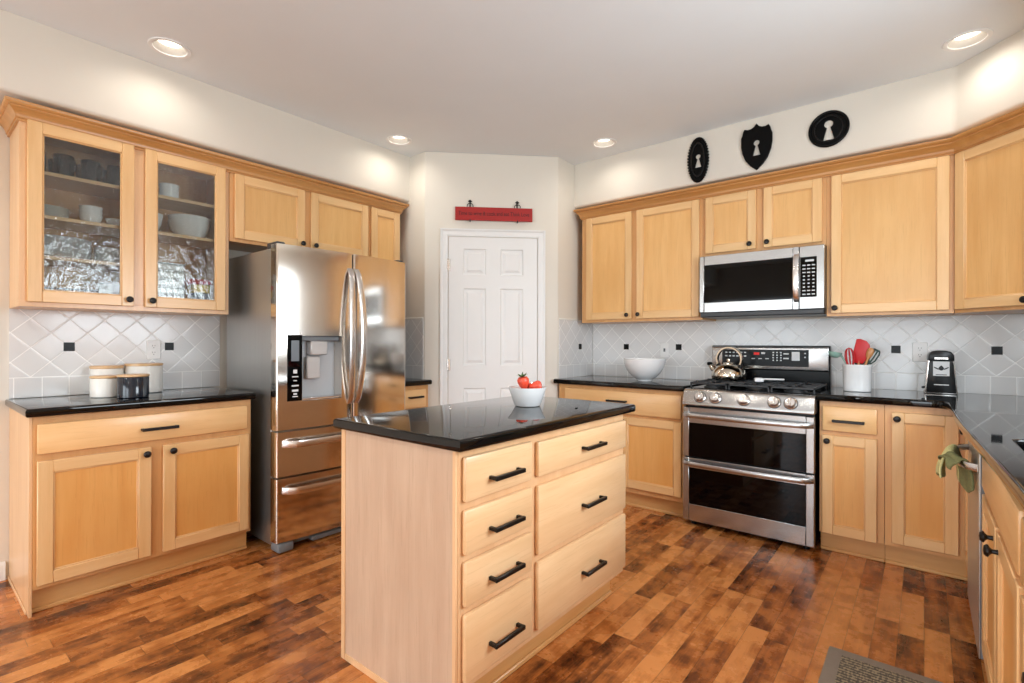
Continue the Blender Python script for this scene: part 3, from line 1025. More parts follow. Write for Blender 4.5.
o_ = 1.297
upper('short maple wall cabinet with two doors above the refrigerator', (UXL, o_, 0), RL, 0.998, 1.822, 2.335,
      [(1.322 - o_, 1.774 - o_, 1.842, 2.238, (1.752 - o_, 1.872)), (1.818 - o_, 2.279 - o_, 1.842, 2.238, (1.845 - o_, 1.872))])
o_ = 2.2965
upper('narrow maple wall cabinet with one door right of the refrigerator', (UXL, o_, 0), RL, 0.293, 1.372, 2.335, [(2.308 - o_, 2.578 - o_, 1.394, 2.238, (2.33 - o_, 1.43))])
UYB = YB - 0.3108
o_ = -2.240
upper('maple wall cabinet with two tall doors left of the microwave', (o_, UYB, 0), 0, 1.005, 1.372, 2.335,
      [(-2.191 - o_, -1.781 - o_, 1.394, 2.237, (-1.826 - o_ + 0.012, 1.425)), (-1.740 - o_, -1.256 - o_, 1.394, 2.237, (-1.720 - o_, 1.426))])
o_ = -1.2345
upper('short maple wall cabinet with two doors above the microwave', (o_, UYB, 0), 0, 0.760, 1.816, 2.335,
      [(-1.213 - o_, -0.878 - o_, 1.840, 2.237, (-0.916 - o_, 1.874)), (-0.833 - o_, -0.497 - o_, 1.840, 2.237, (-0.808 - o_, 1.874))])
o_ = -0.474
upper('maple wall cabinet with one wide door right of the microwave', (o_, UYB, 0), 0, 0.599, 1.372, 2.335, [(-0.449 - o_, 0.104 - o_, 1.390, 2.237, (-0.427 - o_, 1.422))])
# diagonal corner cabinet
CX, CY = 0.127, UYB
t = thing('corner_wall_cabinet', 'diagonal maple corner wall cabinet at the right edge of the room', 'cabinet', (CX, CY, 0), -PI / 4)
wd = 0.424
h2 = wd / 2
cy_ = h2 + 0.306 / math.sqrt(2) * 2
loc = []
Rm = Matrix.Rotation(PI / 4, 2)
for (x, y) in ((CX + 0.0005, CY), (0.427, CY - 0.2995), (XR - 0.004, CY - 0.2995), (XR - 0.004, YB - 0.004), (CX + 0.0005, YB - 0.004)):
    v = Rm @ Vector((x - CX, y - CY)); loc.append((v.x, v.y))
MB().prism(loc, 1.372, 2.335).build('carcass', M['body'], t)
shaker(t, 0.0145, 0.410, 1.390, 2.237, (0.372, 1.415), pm_=M['upan'])

# crown mouldings
CRP = [(0.0, 2.240), (0.009, 2.240), (0.009, 2.250), (0.014, 2.252), (0.014, 2.262), (0.018, 2.272), (0.026, 2.284), (0.038, 2.294), (0.038, 2.301), (0.047, 2.304), (0.053, 2.312), (0.053, 2.322), (0.0, 2.322)]
e_ = 0.0006
cr = MB().sweep([(XL + 0.002, 0.372 - e_), (UXL + e_, 0.372 - e_), (UXL + e_, 2.5895 + e_), (XL + 0.002, 2.5895 + e_)][::1], CRP)
tag(cr.build('crown_molding', M['crown']), 'stained maple crown molding over the left wall cabinets', 'molding')
cr = MB().sweep([(-2.240 - e_, YB - 0.002), (-2.240 - e_, UYB - e_), (CX - 0.0003, UYB - e_), (0.427 - e_, CY - 0.300 - e_), (0.427 - e_, CY - 0.33)], CRP)
tag(cr.build('crown_molding', M['crownx']), 'stained maple crown molding over the back and corner wall cabinets', 'molding')

# ------------------------------------------------------------------ backsplash
def backsplash(label, loc, rz, x0, x1, z0, z1, acc, th=0.006, cap=None, cut=None):
    t = thing('backsplash', label, 'backsplash', loc, rz)
    m = MB(); m.box(x0, x1, -th, -0.0006, z0, z1)
    m.build('tile_field', M['tile'], t)
    if cap:
        MB().box(x0, x1, -th - 0.003, -0.0006, z1, z1 + 0.014, 0.003).build('cap_tile', M['cream'], t)
    for (x, z) in acc:
        o = MB().box(-0.0235, 0.0235, -th - 0.0016, -th, -0.0235, 0.0235, 0.001).build('accent_tile', M['black'], t)
        o.location = (x, 0, z)
    return t


ZB0 = CT1 + 0.0005
backsplash('grey diamond tile backsplash with black dots behind the canisters', (XL, 0.604, 0), RL, 0.372 - 0.604, 1.36 - 0.604, ZB0, 1.3715, [(0, 1.177), (0.469, 1.177)])
backsplash('grey diamond tile backsplash between refrigerator and pantry', (-3.318, PA[1], 0), 0, XL + 0.003 + 3.318, 3.318 - 3.090, ZB0, 1.392, [], cap=True)
backsplash('grey diamond tile backsplash on short wall right of the pantry door', (PB[0], 3.765, 0), RL, 3.444 - 3.765, YB - 0.008 - 3.765, ZB0, 1.392, [(0, 1.172)], cap=True)
backsplash('long grey diamond tile backsplash with black dots behind the stove', (-0.140, YB, 0), 0, PB[0] + 0.008 + 0.140, XR - 0.008 + 0.140, ZB0, 1.3715,
           [(-1.844, 1.172), (-1.387, 1.172), (0.0, 1.168), (0.459, 1.166)])
backsplash('grey diamond tile backsplash on the right wall over the sink counter', (XR, 2.9, 0), RR, -1.06, 0.48, ZB0, 1.3715, [(-0.3, 1.17)])


def outlet(label, loc, rz, kind):
    t = thing('wall_outlet' if kind != 'switch' else 'wall_switch', label, 'outlet' if kind != 'switch' else 'light switch', loc, rz)
    MB().box(-0.036, 0.036, -0.006, -0.0004, -0.058, 0.058, 0.003).build('cover_plate', M['white'], t)
    if kind == 'outlet':
        for z in (-0.02, 0.02):
            m = MB().lathe([(0.0165, 0.006), (0.0165, 0.008), (0.0, 0.008)], 20, (0, 0, z), '-y')
            r = m.build('receptacle', M['white'], t)
            s_ = MB()
            for x in (-0.006, 0.006): s_.box(x - 0.0012, x + 0.0012, -0.0086, -0.008, z + 0.000, z + 0.008)
            s_.lathe([(0.0026, 0.008), (0.0026, 0.0086), (0, 0.0086)], 10, (0, 0, z - 0.008), '-y')
            s_.build('slots', M['blkp'], r)
    else:
        MB().box(-0.008, 0.008, -0.0075, -0.006, -0.014, 0.014, 0.001).build('toggle_slot', M['mgrey'], t)
        MB().box(-0.004, 0.004, -0.014, -0.0075, -0.004, 0.008, 0.001).build('toggle', M['dgrey'], t)
    return t


outlet('white wall outlet above the canisters', (XL + 0.006, 0.990, 1.158), RL, 'outlet')
outlet('white wall switch behind the large white bowl', (-1.643, YB - 0.006, 1.148), 0, 'switch')
outlet('white wall outlet left of the black countertop appliance', (-0.023, YB - 0.006, 1.153), 0, 'outlet')
#PART2
# ------------------------------------------------------------------ refrigerator
t = thing('refrigerator', 'stainless french door refrigerator with water dispenser and two lower drawers', 'refrigerator', (-2.8375, 1.371, 0), RL)
FW, SEAM = 0.918, 0.474
def fy(x):
    return -0.030 * (1 - ((x - FW / 2) / (FW / 2)) ** 2)


def front_profile(x0, x1, edge0=True, edge1=True, back=0.070, n=10):
    """outline of a door in plan: curved front, eased outer edges"""
    pts = [(x0, back)]
    r = 0.012
    if edge0:
        for k in range(6):
            a = PI - k * PI / 10
            pts.append((x0 + r + r * math.cos(a), fy(x0 + r) + r - r * math.sin(a)))
    else: pts.append((x0, fy(x0)))
    for k in range(1, n): 
        x = x0 + (x1 - x0) * k / n
        if (edge0 and x < x0 + r + .002) or (edge1 and x > x1 - r - .002): continue
        pts.append((x, fy(x)))
    if edge1:
        for k in range(6):
            a = PI / 2 - k * PI / 10
            pts.append((x1 - r + r * math.cos(a), fy(x1 - r) + r - r * math.sin(a)))
    else: pts.append((x1, fy(x1)))
    pts.append((x1, back))
    return pts


m = MB().box(0.004, FW - 0.004, 0.074, 0.690, 0.035, 1.745, 0.004)
m.build('cabinet_body', M['steels'], t)
RX0, RX1, RZ0, RZ1 = 0.144, 0.394, 0.860, 1.243
PX0 = 0.058
m = MB()
m.prism(front_profile(0.0, SEAM - 0.003), 0.702, RZ0)
m.prism(front_profile(0.0, SEAM - 0.003), RZ1, 1.765)
m.prism(front_profile(0.0, RX0, True, False), RZ0, RZ1)
m.prism(front_profile(RX1, SEAM - 0.003, False, True), RZ0, RZ1)
dr_ = m.build('door', M['steelv'], t, angle=30)
m = MB(); m.box(RX0, RX1, 0.058, 0.066, RZ0, RZ1)
m.build('dispenser_recess', M['recess'], dr_)
m = MB(); m.box(RX0 + 0.001, RX1 - 0.001, -0.012, 0.058, RZ0 + 0.0005, RZ0 + 0.016, 0.003); m.build('drip_tray', M['chrome'], dr_)
m = MB(); m.box(RX0 + 0.001, RX1 - 0.001, 0.000, 0.058, RZ1 - 0.03, RZ1 - 0.0005, 0.003); m.build('recess_hood', M['mgrey'], dr_)
m = MB(); m.box(0.205, 0.315, -0.004, 0.05, 1.128, 1.212, 0.006); m.build('dispenser_nozzle', M['recess2'], dr_)
m = MB(); m.box(0.190, 0.275, 0.012, 0.03, 0.985, 1.120, 0.006); m.build('paddle', M['recess2'], dr_)
pa_ = math.atan2(fy(RX0) - fy(PX0), RX0 - PX0)
PM = Matrix.Translation((PX0, fy(PX0), 0)) @ Matrix.Rotation(pa_, 4, 'Z')
def pbox(m, x0, x1, y0, y1, z0, z1, b=0.0):
    m.M = PM; m.box(x0, x1, y0, y1, z0, z1, b); return m
pw = 0.085
cpo = pbox(MB(), 0.0, pw, -0.004, 0.004, RZ0 + 0.004, RZ1 + 0.004, 0.002).build('control_panel', M['blk'], dr_)
pbox(MB(), 0.021, 0.066, -0.0052, -0.0042, 1.095, 1.215).build('display', M['lcd'], cpo)
lg = MB()
for z_, w_, h_ in ((1.035, 0.022, 0.022), (1.005, 0.036, 0.006), (0.982, 0.020, 0.005), (0.953, 0.040, 0.008), (0.925, 0.036, 0.012), (0.905, 0.020, 0.010), (0.89, 0.03, 0.006)):
    pbox(lg, 0.0435 - w_ / 2, 0.0435 + w_ / 2, -0.0052, -0.0042, z_ - h_ / 2, z_ + h_ / 2)
lg.build('printed_markings', M['legend'], cpo)
MB().prism(front_profile(SEAM + 0.003, FW), 0.702, 1.765).build('door', M['steelv'], t, angle=30)
for (z0_, z1_) in ((0.436, 0.690), (0.062, 0.424)):
    d = MB().prism(front_profile(0.0, FW), z0_, z1_, bev=0.0).build('freezer_drawer', M['steelv'], t, angle=30)
    zc = z1_ - 0.068
    hp = []
    for i in range(21):
        f = i / 20; x = 0.035 + (FW - 0.07) * f
        e0 = min(f, 1 - f)
        hp.append((x, fy(x) - 0.048 * min(1, e0 / 0.06) ** 0.6 - 0.002, zc))
    MB().strap(hp, 0.038, 0.014, (0, 0, 1)).build('handle', M['chrome'], d)
for s_, nm in ((-1, 'handle'), (1, 'handle')):
    hp = []
    for i in range(25):
        f = i / 24; z = 0.822 + 0.845 * f
        hp.append((SEAM + s_ * (0.024 + 0.018 * math.sin(PI * f)), fy(SEAM) + 0.002 - 0.060 * math.sin(PI * f) ** 0.55 if 0 < f < 1 else fy(SEAM) + 0.004, z))
    MB().strap(hp, 0.036, 0.015, (1, 0, 0)).build('handle', M['chrome'], kids(t)[1] if s_ < 0 else [c for c in kids(t) if c.name.startswith('door')][1])
m = MB(); m.box(0.02, FW - 0.02, 0.02, 0.073, 0.030, 0.058, 0.003); m.box(0.22, FW - 0.10, 0.0, 0.05, 0.014, 0.040, 0.004)
m.build('base_grille', M['mgrey'], t)
for x in (0.008, FW - 0.10):
    MB().box(x, x + 0.092, -0.012, 0.09, 0.004, 0.056, 0.012, 0, 2).build('foot', M['mgrey'], t)
    MB().box(x + (0 if x < .1 else 0.04), x + (0.052 if x < .1 else 0.092), 0.02, 0.14, 1.7455, 1.782, 0.006).build('hinge_cover', M['dgrey'], t)

# ------------------------------------------------------------------ range
t = thing('range', 'stainless gas range with two black glass oven doors', 'stove', (-0.866, 3.327, 0), 0)
HW = 0.3795
m = MB(); m.box(-HW + 0.004, HW - 0.004, 0.036, 0.652, 0.045, 0.893, 0.002)
for sx in (-1, 1):
    for y_ in (0.07, 0.60): m.cyl((sx * 0.33, y_, 0.0), (sx * 0.33, y_, 0.05), 0.018)
m.box(-HW + 0.03, HW - 0.03, 0.06, 0.07, 0.012, 0.045)
m.build('oven_body', M['blkp'], t)


def oven_door(z0, z1, wz0, wz1, hz):
    m = MB()
    wx0, wx1 = -0.339, 0.336
    m.box(-HW, wx0, 0, 0.034, z0, z1, 0.004); m.box(wx1, HW, 0, 0.034, z0, z1, 0.004)
    m.box(wx0, wx1, 0, 0.034, wz1, z1, 0.002)
    if wz0 > z0 + 0.01: m.box(wx0, wx1, 0, 0.034, z0, wz0, 0.002)
    d = m.build('oven_door', M['steel'], t)
    MB().box(wx0 + 0.0005, wx1 - 0.0005, 0.0012, 0.03, max(wz0, z0 + 0.003), wz1).build('oven_window', M['blk'], d)
    hp = []
    for i in range(25):
        f = i / 24; x = -0.372 + 0.744 * f
        e0 = min(f, 1 - f)
        hp.append((x, -0.004 - 0.030 * min(1, e0 / 0.05) ** 0.6 - 0.022 * math.sin(PI * f), hz))
    MB().strap(hp, 0.030, 0.020, (0, 0, 1)).build('handle', M['steel'], d)
    return d


oven_door(0.036, 0.450, 0.146, 0.384, 0.418)
oven_door(0.457, 0.783, 0.458, 0.680, 0.733)
CPf = [(0.10, 0.797), (-0.016, 0.797), (-0.020, 0.803), (-0.016, 0.820), (0.014, 0.888), (0.026, 0.898), (0.045, 0.901), (0.10, 0.901)]
pnl = MB().prism(CPf, -HW, HW, axis='x', bev=0.003, seg=2).build('control_panel', M['steel'], t)
nrm = Vector((0, -0.068, 0.030)).normalized()
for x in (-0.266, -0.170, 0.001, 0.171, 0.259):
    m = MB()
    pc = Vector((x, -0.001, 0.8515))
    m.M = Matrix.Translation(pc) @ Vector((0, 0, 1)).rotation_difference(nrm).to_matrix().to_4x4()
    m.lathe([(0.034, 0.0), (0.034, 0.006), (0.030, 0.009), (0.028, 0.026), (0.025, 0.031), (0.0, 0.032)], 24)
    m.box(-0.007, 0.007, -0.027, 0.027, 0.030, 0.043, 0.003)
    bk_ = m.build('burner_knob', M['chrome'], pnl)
    m2 = MB(); m2.M = m.M.copy(); m2.lathe([(0.038, 0.0), (0.038, 0.003), (0.0345, 0.004)], 24); m2.build('knob_shadow_ring', M['dgrey'], bk_)  # dark ring standing in for the shadow around the knob
MB().box(-HW + 0.001, HW - 0.001, 0.101, 0.585, 0.893, 0.904, 0.002).build('cooktop', M['blk'], t)
BUR = [(-0.25, 0.20, 0.045), (-0.25, 0.45, 0.036), (0.0, 0.325, 0.055), (0.25, 0.20, 0.052), (0.25, 0.45, 0.036)]
for (x, y, r) in BUR:
    MB().lathe([(r + 0.012, 0.9045), (r + 0.010, 0.912), (r, 0.913), (r, 0.921), (r - 0.006, 0.925), (0, 0.925)], 22, (x, y, 0)).build('burner', M['iron'], t)
for gi, (gx0, gx1) in enumerate(((-0.368, -0.128), (-0.122, 0.122), (0.128, 0.368))):
    m = MB()
    gy0, gy1 = 0.095, 0.575
    g0, g1 = 0.928, 0.942
    bw_ = 0.011
    for x in (gx0, gx1 - bw_): m.box(x, x + bw_, gy0, gy1, g0, g1, 0.003)
    for y in (gy0, gy1 - bw_, (gy0 + gy1) / 2 - bw_ / 2): m.box(gx0, gx1, y, y + bw_, g0, g1, 0.003)
    xc = (gx0 + gx1) / 2
    for y0_, y1_ in ((gy0, gy0 + 0.075), (gy0 + 0.165, gy0 + 0.315), (gy1 - 0.075, gy1)): m.box(xc - bw_ / 2, xc + bw_ / 2, y0_, y1_, g0, g1 + 0.004, 0.003)
    for yc in (0.215, 0.455):
        for a0, a1 in ((gx0, gx0 + 0.07), (gx1 - 0.07, gx1)): m.box(a0, a1, yc - bw_ / 2, yc + bw_ / 2, g0, g1 + 0.004, 0.003)
    for x in (gx0 + 0.006, gx1 - 0.006):
        for y in (gy0 + 0.006, gy1 - 0.006): m.cyl((x, y, 0.9042), (x, y, g0 + 0.002), 0.006, n=8)
    m.build('grate', M['iron'], t)
BGY = 0.600
m = MB(); m.box(-HW - 0.001, HW + 0.001, BGY - 0.006, 0.654, 0.902, 1.188, 0.004)
bgd = m.build('backguard', M['black'], t)
m = MB()
m.prism([(BGY - 0.030, 1.022), (BGY - 0.0065, 1.014), (BGY - 0.0065, 1.180), (BGY - 0.018, 1.180), (BGY - 0.030, 1.172)], -HW + 0.008, HW - 0.004, axis='x', bev=0.003)
fas = m.build('steel_fascia', M['steel'], bgd)
y_ = BGY - 0.0315
dsp = MB().box(-0.300, 0.262, y_, y_ + 0.003, 1.044, 1.160, 0.001).build('display_panel', M['black'], bgd)
m = MB()
def leg(x, z, w_, h_): m.box(x - w_ / 2, x + w_ / 2, y_ - 0.0006, y_, z - h_ / 2, z + h_ / 2)
for i in range(6):
    leg(-0.27 + 0.026 * i, 1.138, 0.014, 0.007); leg(-0.27 + 0.026 * i, 1.112, 0.016, 0.009)
leg(-0.02, 1.135, 0.026, 0.012)
for i in range(3): leg(-0.085 + 0.045 * i, 1.096, 0.022, 0.006)
for i in range(3):
    for j in range(4): leg(0.045 + 0.024 * i, 1.140 - 0.018 * j, 0.009, 0.008)
leg(0.125, 1.132, 0.034, 0.009); leg(0.125, 1.100, 0.034, 0.009)
leg(0.240, 1.136, 0.010, 0.008); leg(0.240, 1.110, 0.010, 0.008)
m.build('printed_markings', M['legend'], bgd)
MB().box(0.160, 0.208, y_ - 0.0008, y_, 1.086, 1.146).build('clock_pad', M['legend'], bgd)
MB().box(-0.082, -0.045, y_ - 0.0006, y_, 1.122, 1.140).build('red_clock', M['led'], bgd)

# kettle on the rear left burner
KX, KY, KZ = -1.078, 3.752, 0.9462
t = thing('kettle', 'polished steel kettle with curved handle on the rear left burner', 'kettle', (KX, KY, KZ), math.radians(-8))
MB().lathe([(0.0, 0.0), (0.088, 0.0), (0.098, 0.006), (0.104, 0.022), (0.102, 0.042), (0.092, 0.064), (0.074, 0.084), (0.052, 0.096), (0.036, 0.100), (0.0, 0.102)], 40).build('body', M['mirror'], t)
MB().lathe([(0.036, 0.099), (0.036, 0.106), (0.028, 0.111), (0.010, 0.113), (0.008, 0.120), (0.013, 0.124), (0.012, 0.132), (0.0, 0.135)], 28).build('lid', M['mirror'], t)
MB().tube([(-0.085, 0, 0.05), (-0.108, 0, 0.072), (-0.122, 0, 0.094)], [0.020, 0.016, 0.013], 14).build('spout', M['mirror'], t)
MB().lathe([(0.016, 0), (0.018, 0.012), (0.012, 0.02), (0, 0.021)], 14, (-0.124, 0, 0.090)).build('whistle', M['blkp'], t)
hp = []
for i in range(19):
    a = math.radians(205 - 232 * i / 18)
    hp.append((0.004 + 0.078 * math.cos(a), 0, 0.132 + 0.075 * math.sin(a)))
m = MB().strap(hp, 0.026, 0.013, (0, 1, 0)); m.build('handle', M['mirror'], t)
MB().box(-0.075, -0.055, -0.012, 0.012, 0.082, 0.108, 0.004).build('handle_bracket', M['blkp'], t)
MB().box(0.064, 0.084, -0.012, 0.012, 0.068, 0.104, 0.004).build('handle_bracket', M['blkp'], t)

t.scale = (1.12, 1.12, 1.10)
# spoon rest on the middle grate
t = thing('spoon_rest', 'small silver spoon rest lying on the middle burner grate', 'spoon rest', (-0.835, 3.655, 0.947), math.radians(18))
m = MB()
m.box(-0.050, 0.006, -0.034, 0.034, 0.0, 0.028, 0.010, 0, 2); m.box(0.0, 0.13, -0.016, 0.016, 0.014, 0.026, 0.006)
m.build('tray', M['ceramic'], t)

# ------------------------------------------------------------------ microwave
t = thing('microwave', 'stainless over-the-range microwave with black glass door', 'microwave', (-0.8515, 3.588, 0), 0)
MW = 0.3785
MB().box(-MW, MW, 0.032, 0.390, 1.386, 1.812, 0.002).build('case', M['blkp'], t)
m = MB()
x0w, x1w, z0w, z1w = -0.345, 0.206, 1.487, 1.745
xd = 0.240
m.box(-MW, x0w, 0, 0.031, 1.418, 1.811, 0.004); m.box(x1w, xd, 0, 0.031, 1.418, 1.811, 0.002)
m.box(x0w, x1w, 0, 0.031, 1.418, z0w, 0.003); m.box(x0w, x1w, 0, 0.031, z1w, 1.811, 0.003)
d = m.build('door', M['steel'], t)
MB().box(x0w + 0.0005, x1w - 0.0005, 0.002, 0.028, z0w + 0.0005, z1w - 0.0005).build('window', M['blk'], d)
hp = []
for i in range(17):
    f = i / 16
    hp.append((0.228, 0.0 - 0.042 * math.sin(PI * f) ** 0.5 if 0 < f < 1 else 0.002, 1.468 + 0.292 * f))
MB().strap(hp, 0.030, 0.012, (1, 0, 0)).build('handle', M['chrome'], d)
m = MB(); m.box(xd + 0.001, MW, 0, 0.031, 1.418, 1.811, 0.004)
cpn = m.build('control_fascia', M['steel'], t)
MB().box(0.2475, 0.337, -0.0012, 0.003, 1.492, 1.742, 0.001).build('keypad', M['blk'], cpn)
m = MB()
for r_ in range(9):
    for c_ in range(3):
        zc = 1.690 - 0.0225 * r_; xc = 0.268 + 0.0255 * c_
        w_ = 0.011 if r_ in (3, 4, 5, 6) else 0.017
        m.box(xc - w_ / 2, xc + w_ / 2, -0.0019, -0.0012, zc - 0.0035, zc + 0.0035)
m.build('printed_markings', M['legend'], cpn)
MB().box(0.275, 0.322, -0.0019, -0.0012, 1.712, 1.724).build('clock_display', M['legend'], cpn)
MB().box(-MW + 0.004, MW - 0.004, 0.006, 0.031, 1.389, 1.4165, 0.003).build('vent_grille', M['dgrey'], t)

# ------------------------------------------------------------------ small things on the counters
# white canisters
def canister(label, x, y, r, h, lidh, mat, name='canister'):
    t = thing(name, label, 'canister', (x, y, CT1 + 0.0005))
    MB().lathe([(0.0, 0.0), (r - 0.004, 0.0), (r, 0.004), (r, h - 0.004), (r - 0.003, h)], 36).build('jar', mat, t)
    MB().lathe([(0.0, h + 0.0003), (r - 0.001, h + 0.0003), (r + 0.002, h + 0.003), (r + 0.002, h + lidh - 0.003), (r - 0.001, h + lidh), (0, h + lidh)], 36).build('lid', M['lid'], t)
    return t


canister('short white stoneware canister with wooden lid left of the navy canister', -3.350, 0.714, 0.069, 0.098, 0.013, M['cream'])
canister('white canister with wooden lid half hidden behind the short white one', -3.515, 0.750, 0.074, 0.142, 0.016, M['cream'])
canister('glossy navy blue canister with wooden lid in front of the others', -3.205, 0.795, 0.068, 0.108, 0.012, M['navy'])
canister('tall wide white canister with wooden lid under the wall outlet', -3.496, 0.918, 0.090, 0.152, 0.014, M['cream'])

# big white bowl
t = thing('serving_bowl', 'large white serving bowl on the counter left of the stove', 'bowl', (-1.662, 3.640, CT1 + 0.0005))
MB().lathe([(0.0, 0.0), (0.052, 0.0), (0.056, 0.004), (0.058, 0.012), (0.092, 0.034), (0.122, 0.066), (0.143, 0.104), (0.154, 0.142), (0.157, 0.168), (0.152, 0.170), (0.148, 0.142), (0.137, 0.106), (0.116, 0.070), (0.088, 0.042), (0.050, 0.020), (0.0, 0.016)], 44).build('bowl', M['ceramic'], t)

# island bowl with strawberries
t = thing('berry_bowl', 'small tapered white bowl of strawberries on the island top', 'bowl', (-1.418, 1.850, CT1 + 0.0005))
MB().lathe([(0.0, 0.0), (0.054, 0.0), (0.060, 0.004), (0.086, 0.080), (0.088, 0.086), (0.083, 0.086), (0.058, 0.014), (0.0, 0.010)], 40).build('bowl', M['ceramic'], t)


def strawberry(label, loc, rot, s=1.0, leaves=True):
    t = thing('strawberry', label, 'strawberry', loc); t.rotation_euler = rot; t.scale = (s, s, s)
    m = MB().lathe([(0.0, -0.032), (0.008, -0.029), (0.017, -0.015), (0.0235, 0.002), (0.024, 0.013), (0.018, 0.022), (0.006, 0.025), (0, 0.025)], 20)
    m.build('flesh', M['berry'], t)
    if leaves:
        l_ = MB()
        for k in range(7):
            a = 2 * PI * k / 7
            c_, s_ = math.cos(a), math.sin(a)
            P_ = [(0.002, -0.004, 0.0255), (0.012, -0.005, 0.030), (0.024, 0.0, 0.036), (0.012, 0.005, 0.030), (0.002, 0.004, 0.0255)]
            l_.add([(x * c_ - y * s_, x * s_ + y * c_, z) for x, y, z in P_], [[0, 1, 2, 3, 4]])
            l_.add([(x * c_ - y * s_, x * s_ + y * c_, z - 0.0012) for x, y, z in P_], [[4, 3, 2, 1, 0]])
        l_.cyl((0, 0, 0.024), (0.003, 0.002, 0.044), 0.0018, 0.0014, 8)
        l_.build('leaf_cap', M['leaf'], t)
    return t


bx, by, bz = -1.418, 1.850, CT1
strawberry('strawberry standing with its green leaf cap up', (bx - 0.016, by - 0.010, bz + 0.106), (0.2, -0.1, 0.4), 1.15)
strawberry('strawberry lying on its side right of the capped one', (bx + 0.030, by + 0.026, bz + 0.090), (1.5, 0.2, 2.2), 1.05, False)
strawberry('strawberry tucked low behind the other two in the bowl', (bx - 0.018, by + 0.032, bz + 0.078), (1.3, 0.6, 0.6), 1.0, False)
strawberry('strawberry at the near side low in the white bowl', (bx + 0.018, by - 0.026, bz + 0.052), (1.6, 0.2, 4.0), 1.0, False)

# utensil crock
CRX, CRY = -0.318, 3.700
t = thing('utensil_crock', 'white oval utensil crock right of the stove', 'crock', (CRX, CRY, CT1 + 0.0005))
def oval(r0, h): return (r0, h)
MB().lathe([(0.0, 0.0), (0.072, 0.0), (0.077, 0.004), (0.080, 0.150), (0.083, 0.154), (0.083, 0.162), (0.077, 0.163), (0.074, 0.150), (0.070, 0.010), (0.0, 0.008)], 44, sx=0.93, sy=0.70).build('pot', M['ceramic'], t)
zc = CT1 + 0.16
def utensil(name, label, cat, base, tip):
    """base/tip relative to the crock centre; returns empty at the base with z axis along the shaft"""
    b_ = Vector((CRX + base[0], CRY + base[1], CT1 + base[2])); e2 = Vector((CRX + tip[0], CRY + tip[1], CT1 + tip[2]))
    t = thing(name, label, cat, b_)
    q = Vector((0, 0, 1)).rotation_difference((e2 - b_).normalized())
    t.rotation_mode = 'XYZ'; t.rotation_euler = q.to_euler('XYZ')
    return t, (e2 - b_).length


def blade_pts(pts, th): return pts, th


# red silicone spatula
t, L = utensil('spatula', 'large red silicone spatula with wooden handle in the crock', 'spatula', (-0.01, 0.0, 0.02), (0.022, 0.0, 0.275))
MB().cyl((0, 0, 0), (0, 0, L - 0.09), 0.0065, n=12).build('handle', M['spoon'], t)
sh = [(-0.020, L - 0.105), (0.020, L - 0.105), (0.040, L - 0.07), (0.046, L - 0.02), (0.040, L + 0.012), (0.020, L + 0.034), (-0.012, L + 0.042), (-0.030, L + 0.038), (-0.036, L - 0.03), (-0.034, L - 0.07)]
MB().prism(sh, -0.006, 0.006, axis='y', bev=0.003).build('blade', M['redsil'], t)
# red whisk
t, L = utensil('whisk', 'red wire whisk left of the red spatula in the crock', 'whisk', (-0.02, -0.02, 0.02), (-0.040, -0.02, 0.262))
MB().cyl((0, 0, 0), (0, 0, L - 0.13), 0.006, n=12).build('handle', M['redsil'], t)
m = MB()
for k in range(4):
    a = PI * k / 4
    pts = []
    for i in range(15):
        f = i / 14; b2 = 2 * PI * f
        rr = 0.030 * math.sin(PI * f * 1.0) * (1 if True else 0)
        ang = -PI / 2 + 2 * PI * f
        px = 0.030 * math.cos(ang) * (0.55 + 0.45 * (math.sin(ang) + 1) / 2)
        pz = L - 0.065 + 0.066 * math.sin(ang)
        pts.append((px * math.cos(a), px * math.sin(a), pz))
    m.tube(pts, 0.0024, 6)
m.build('wires', M['redsil'], t)
# teal ladle leaning left
t, L = utensil('ladle', 'pale teal ladle leaning left out of the crock', 'ladle', (0.030, 0.014, 0.02), (-0.096, 0.014, 0.236))
MB().cyl((0, 0, 0), (0, 0, L - 0.02), 0.006, n=12).build('handle', M['teal'], t)
m = MB()
m.M = Matrix.Translation((-0.022, 0, L + 0.002)) @ Matrix.Rotation(math.radians(40), 4, 'Y')
m.lathe([(0.0, -0.026), (0.02, -0.022), (0.034, -0.008), (0.038, 0.010), (0.035, 0.010), (0.030, -0.004), (0.018, -0.016), (0, -0.020)], 24)
m.build('bowl', M['teal'], t)
# wooden spoon
t, L = utensil('wooden_spoon', 'wooden spoon leaning right of the red spatula', 'spoon', (0.0, -0.01, 0.02), (0.066, -0.01, 0.240))
MB().cyl((0, 0, 0), (0, 0, L - 0.03), 0.0055, 0.0065, n=12).build('handle', M['spoon'], t)
MB().lathe([(0.004, L - 0.045), (0.014, L - 0.03), (0.019, L - 0.005), (0.016, L + 0.018), (0.0, L + 0.026)], 18, sy=0.4).build('bowl', M['spoon'], t)
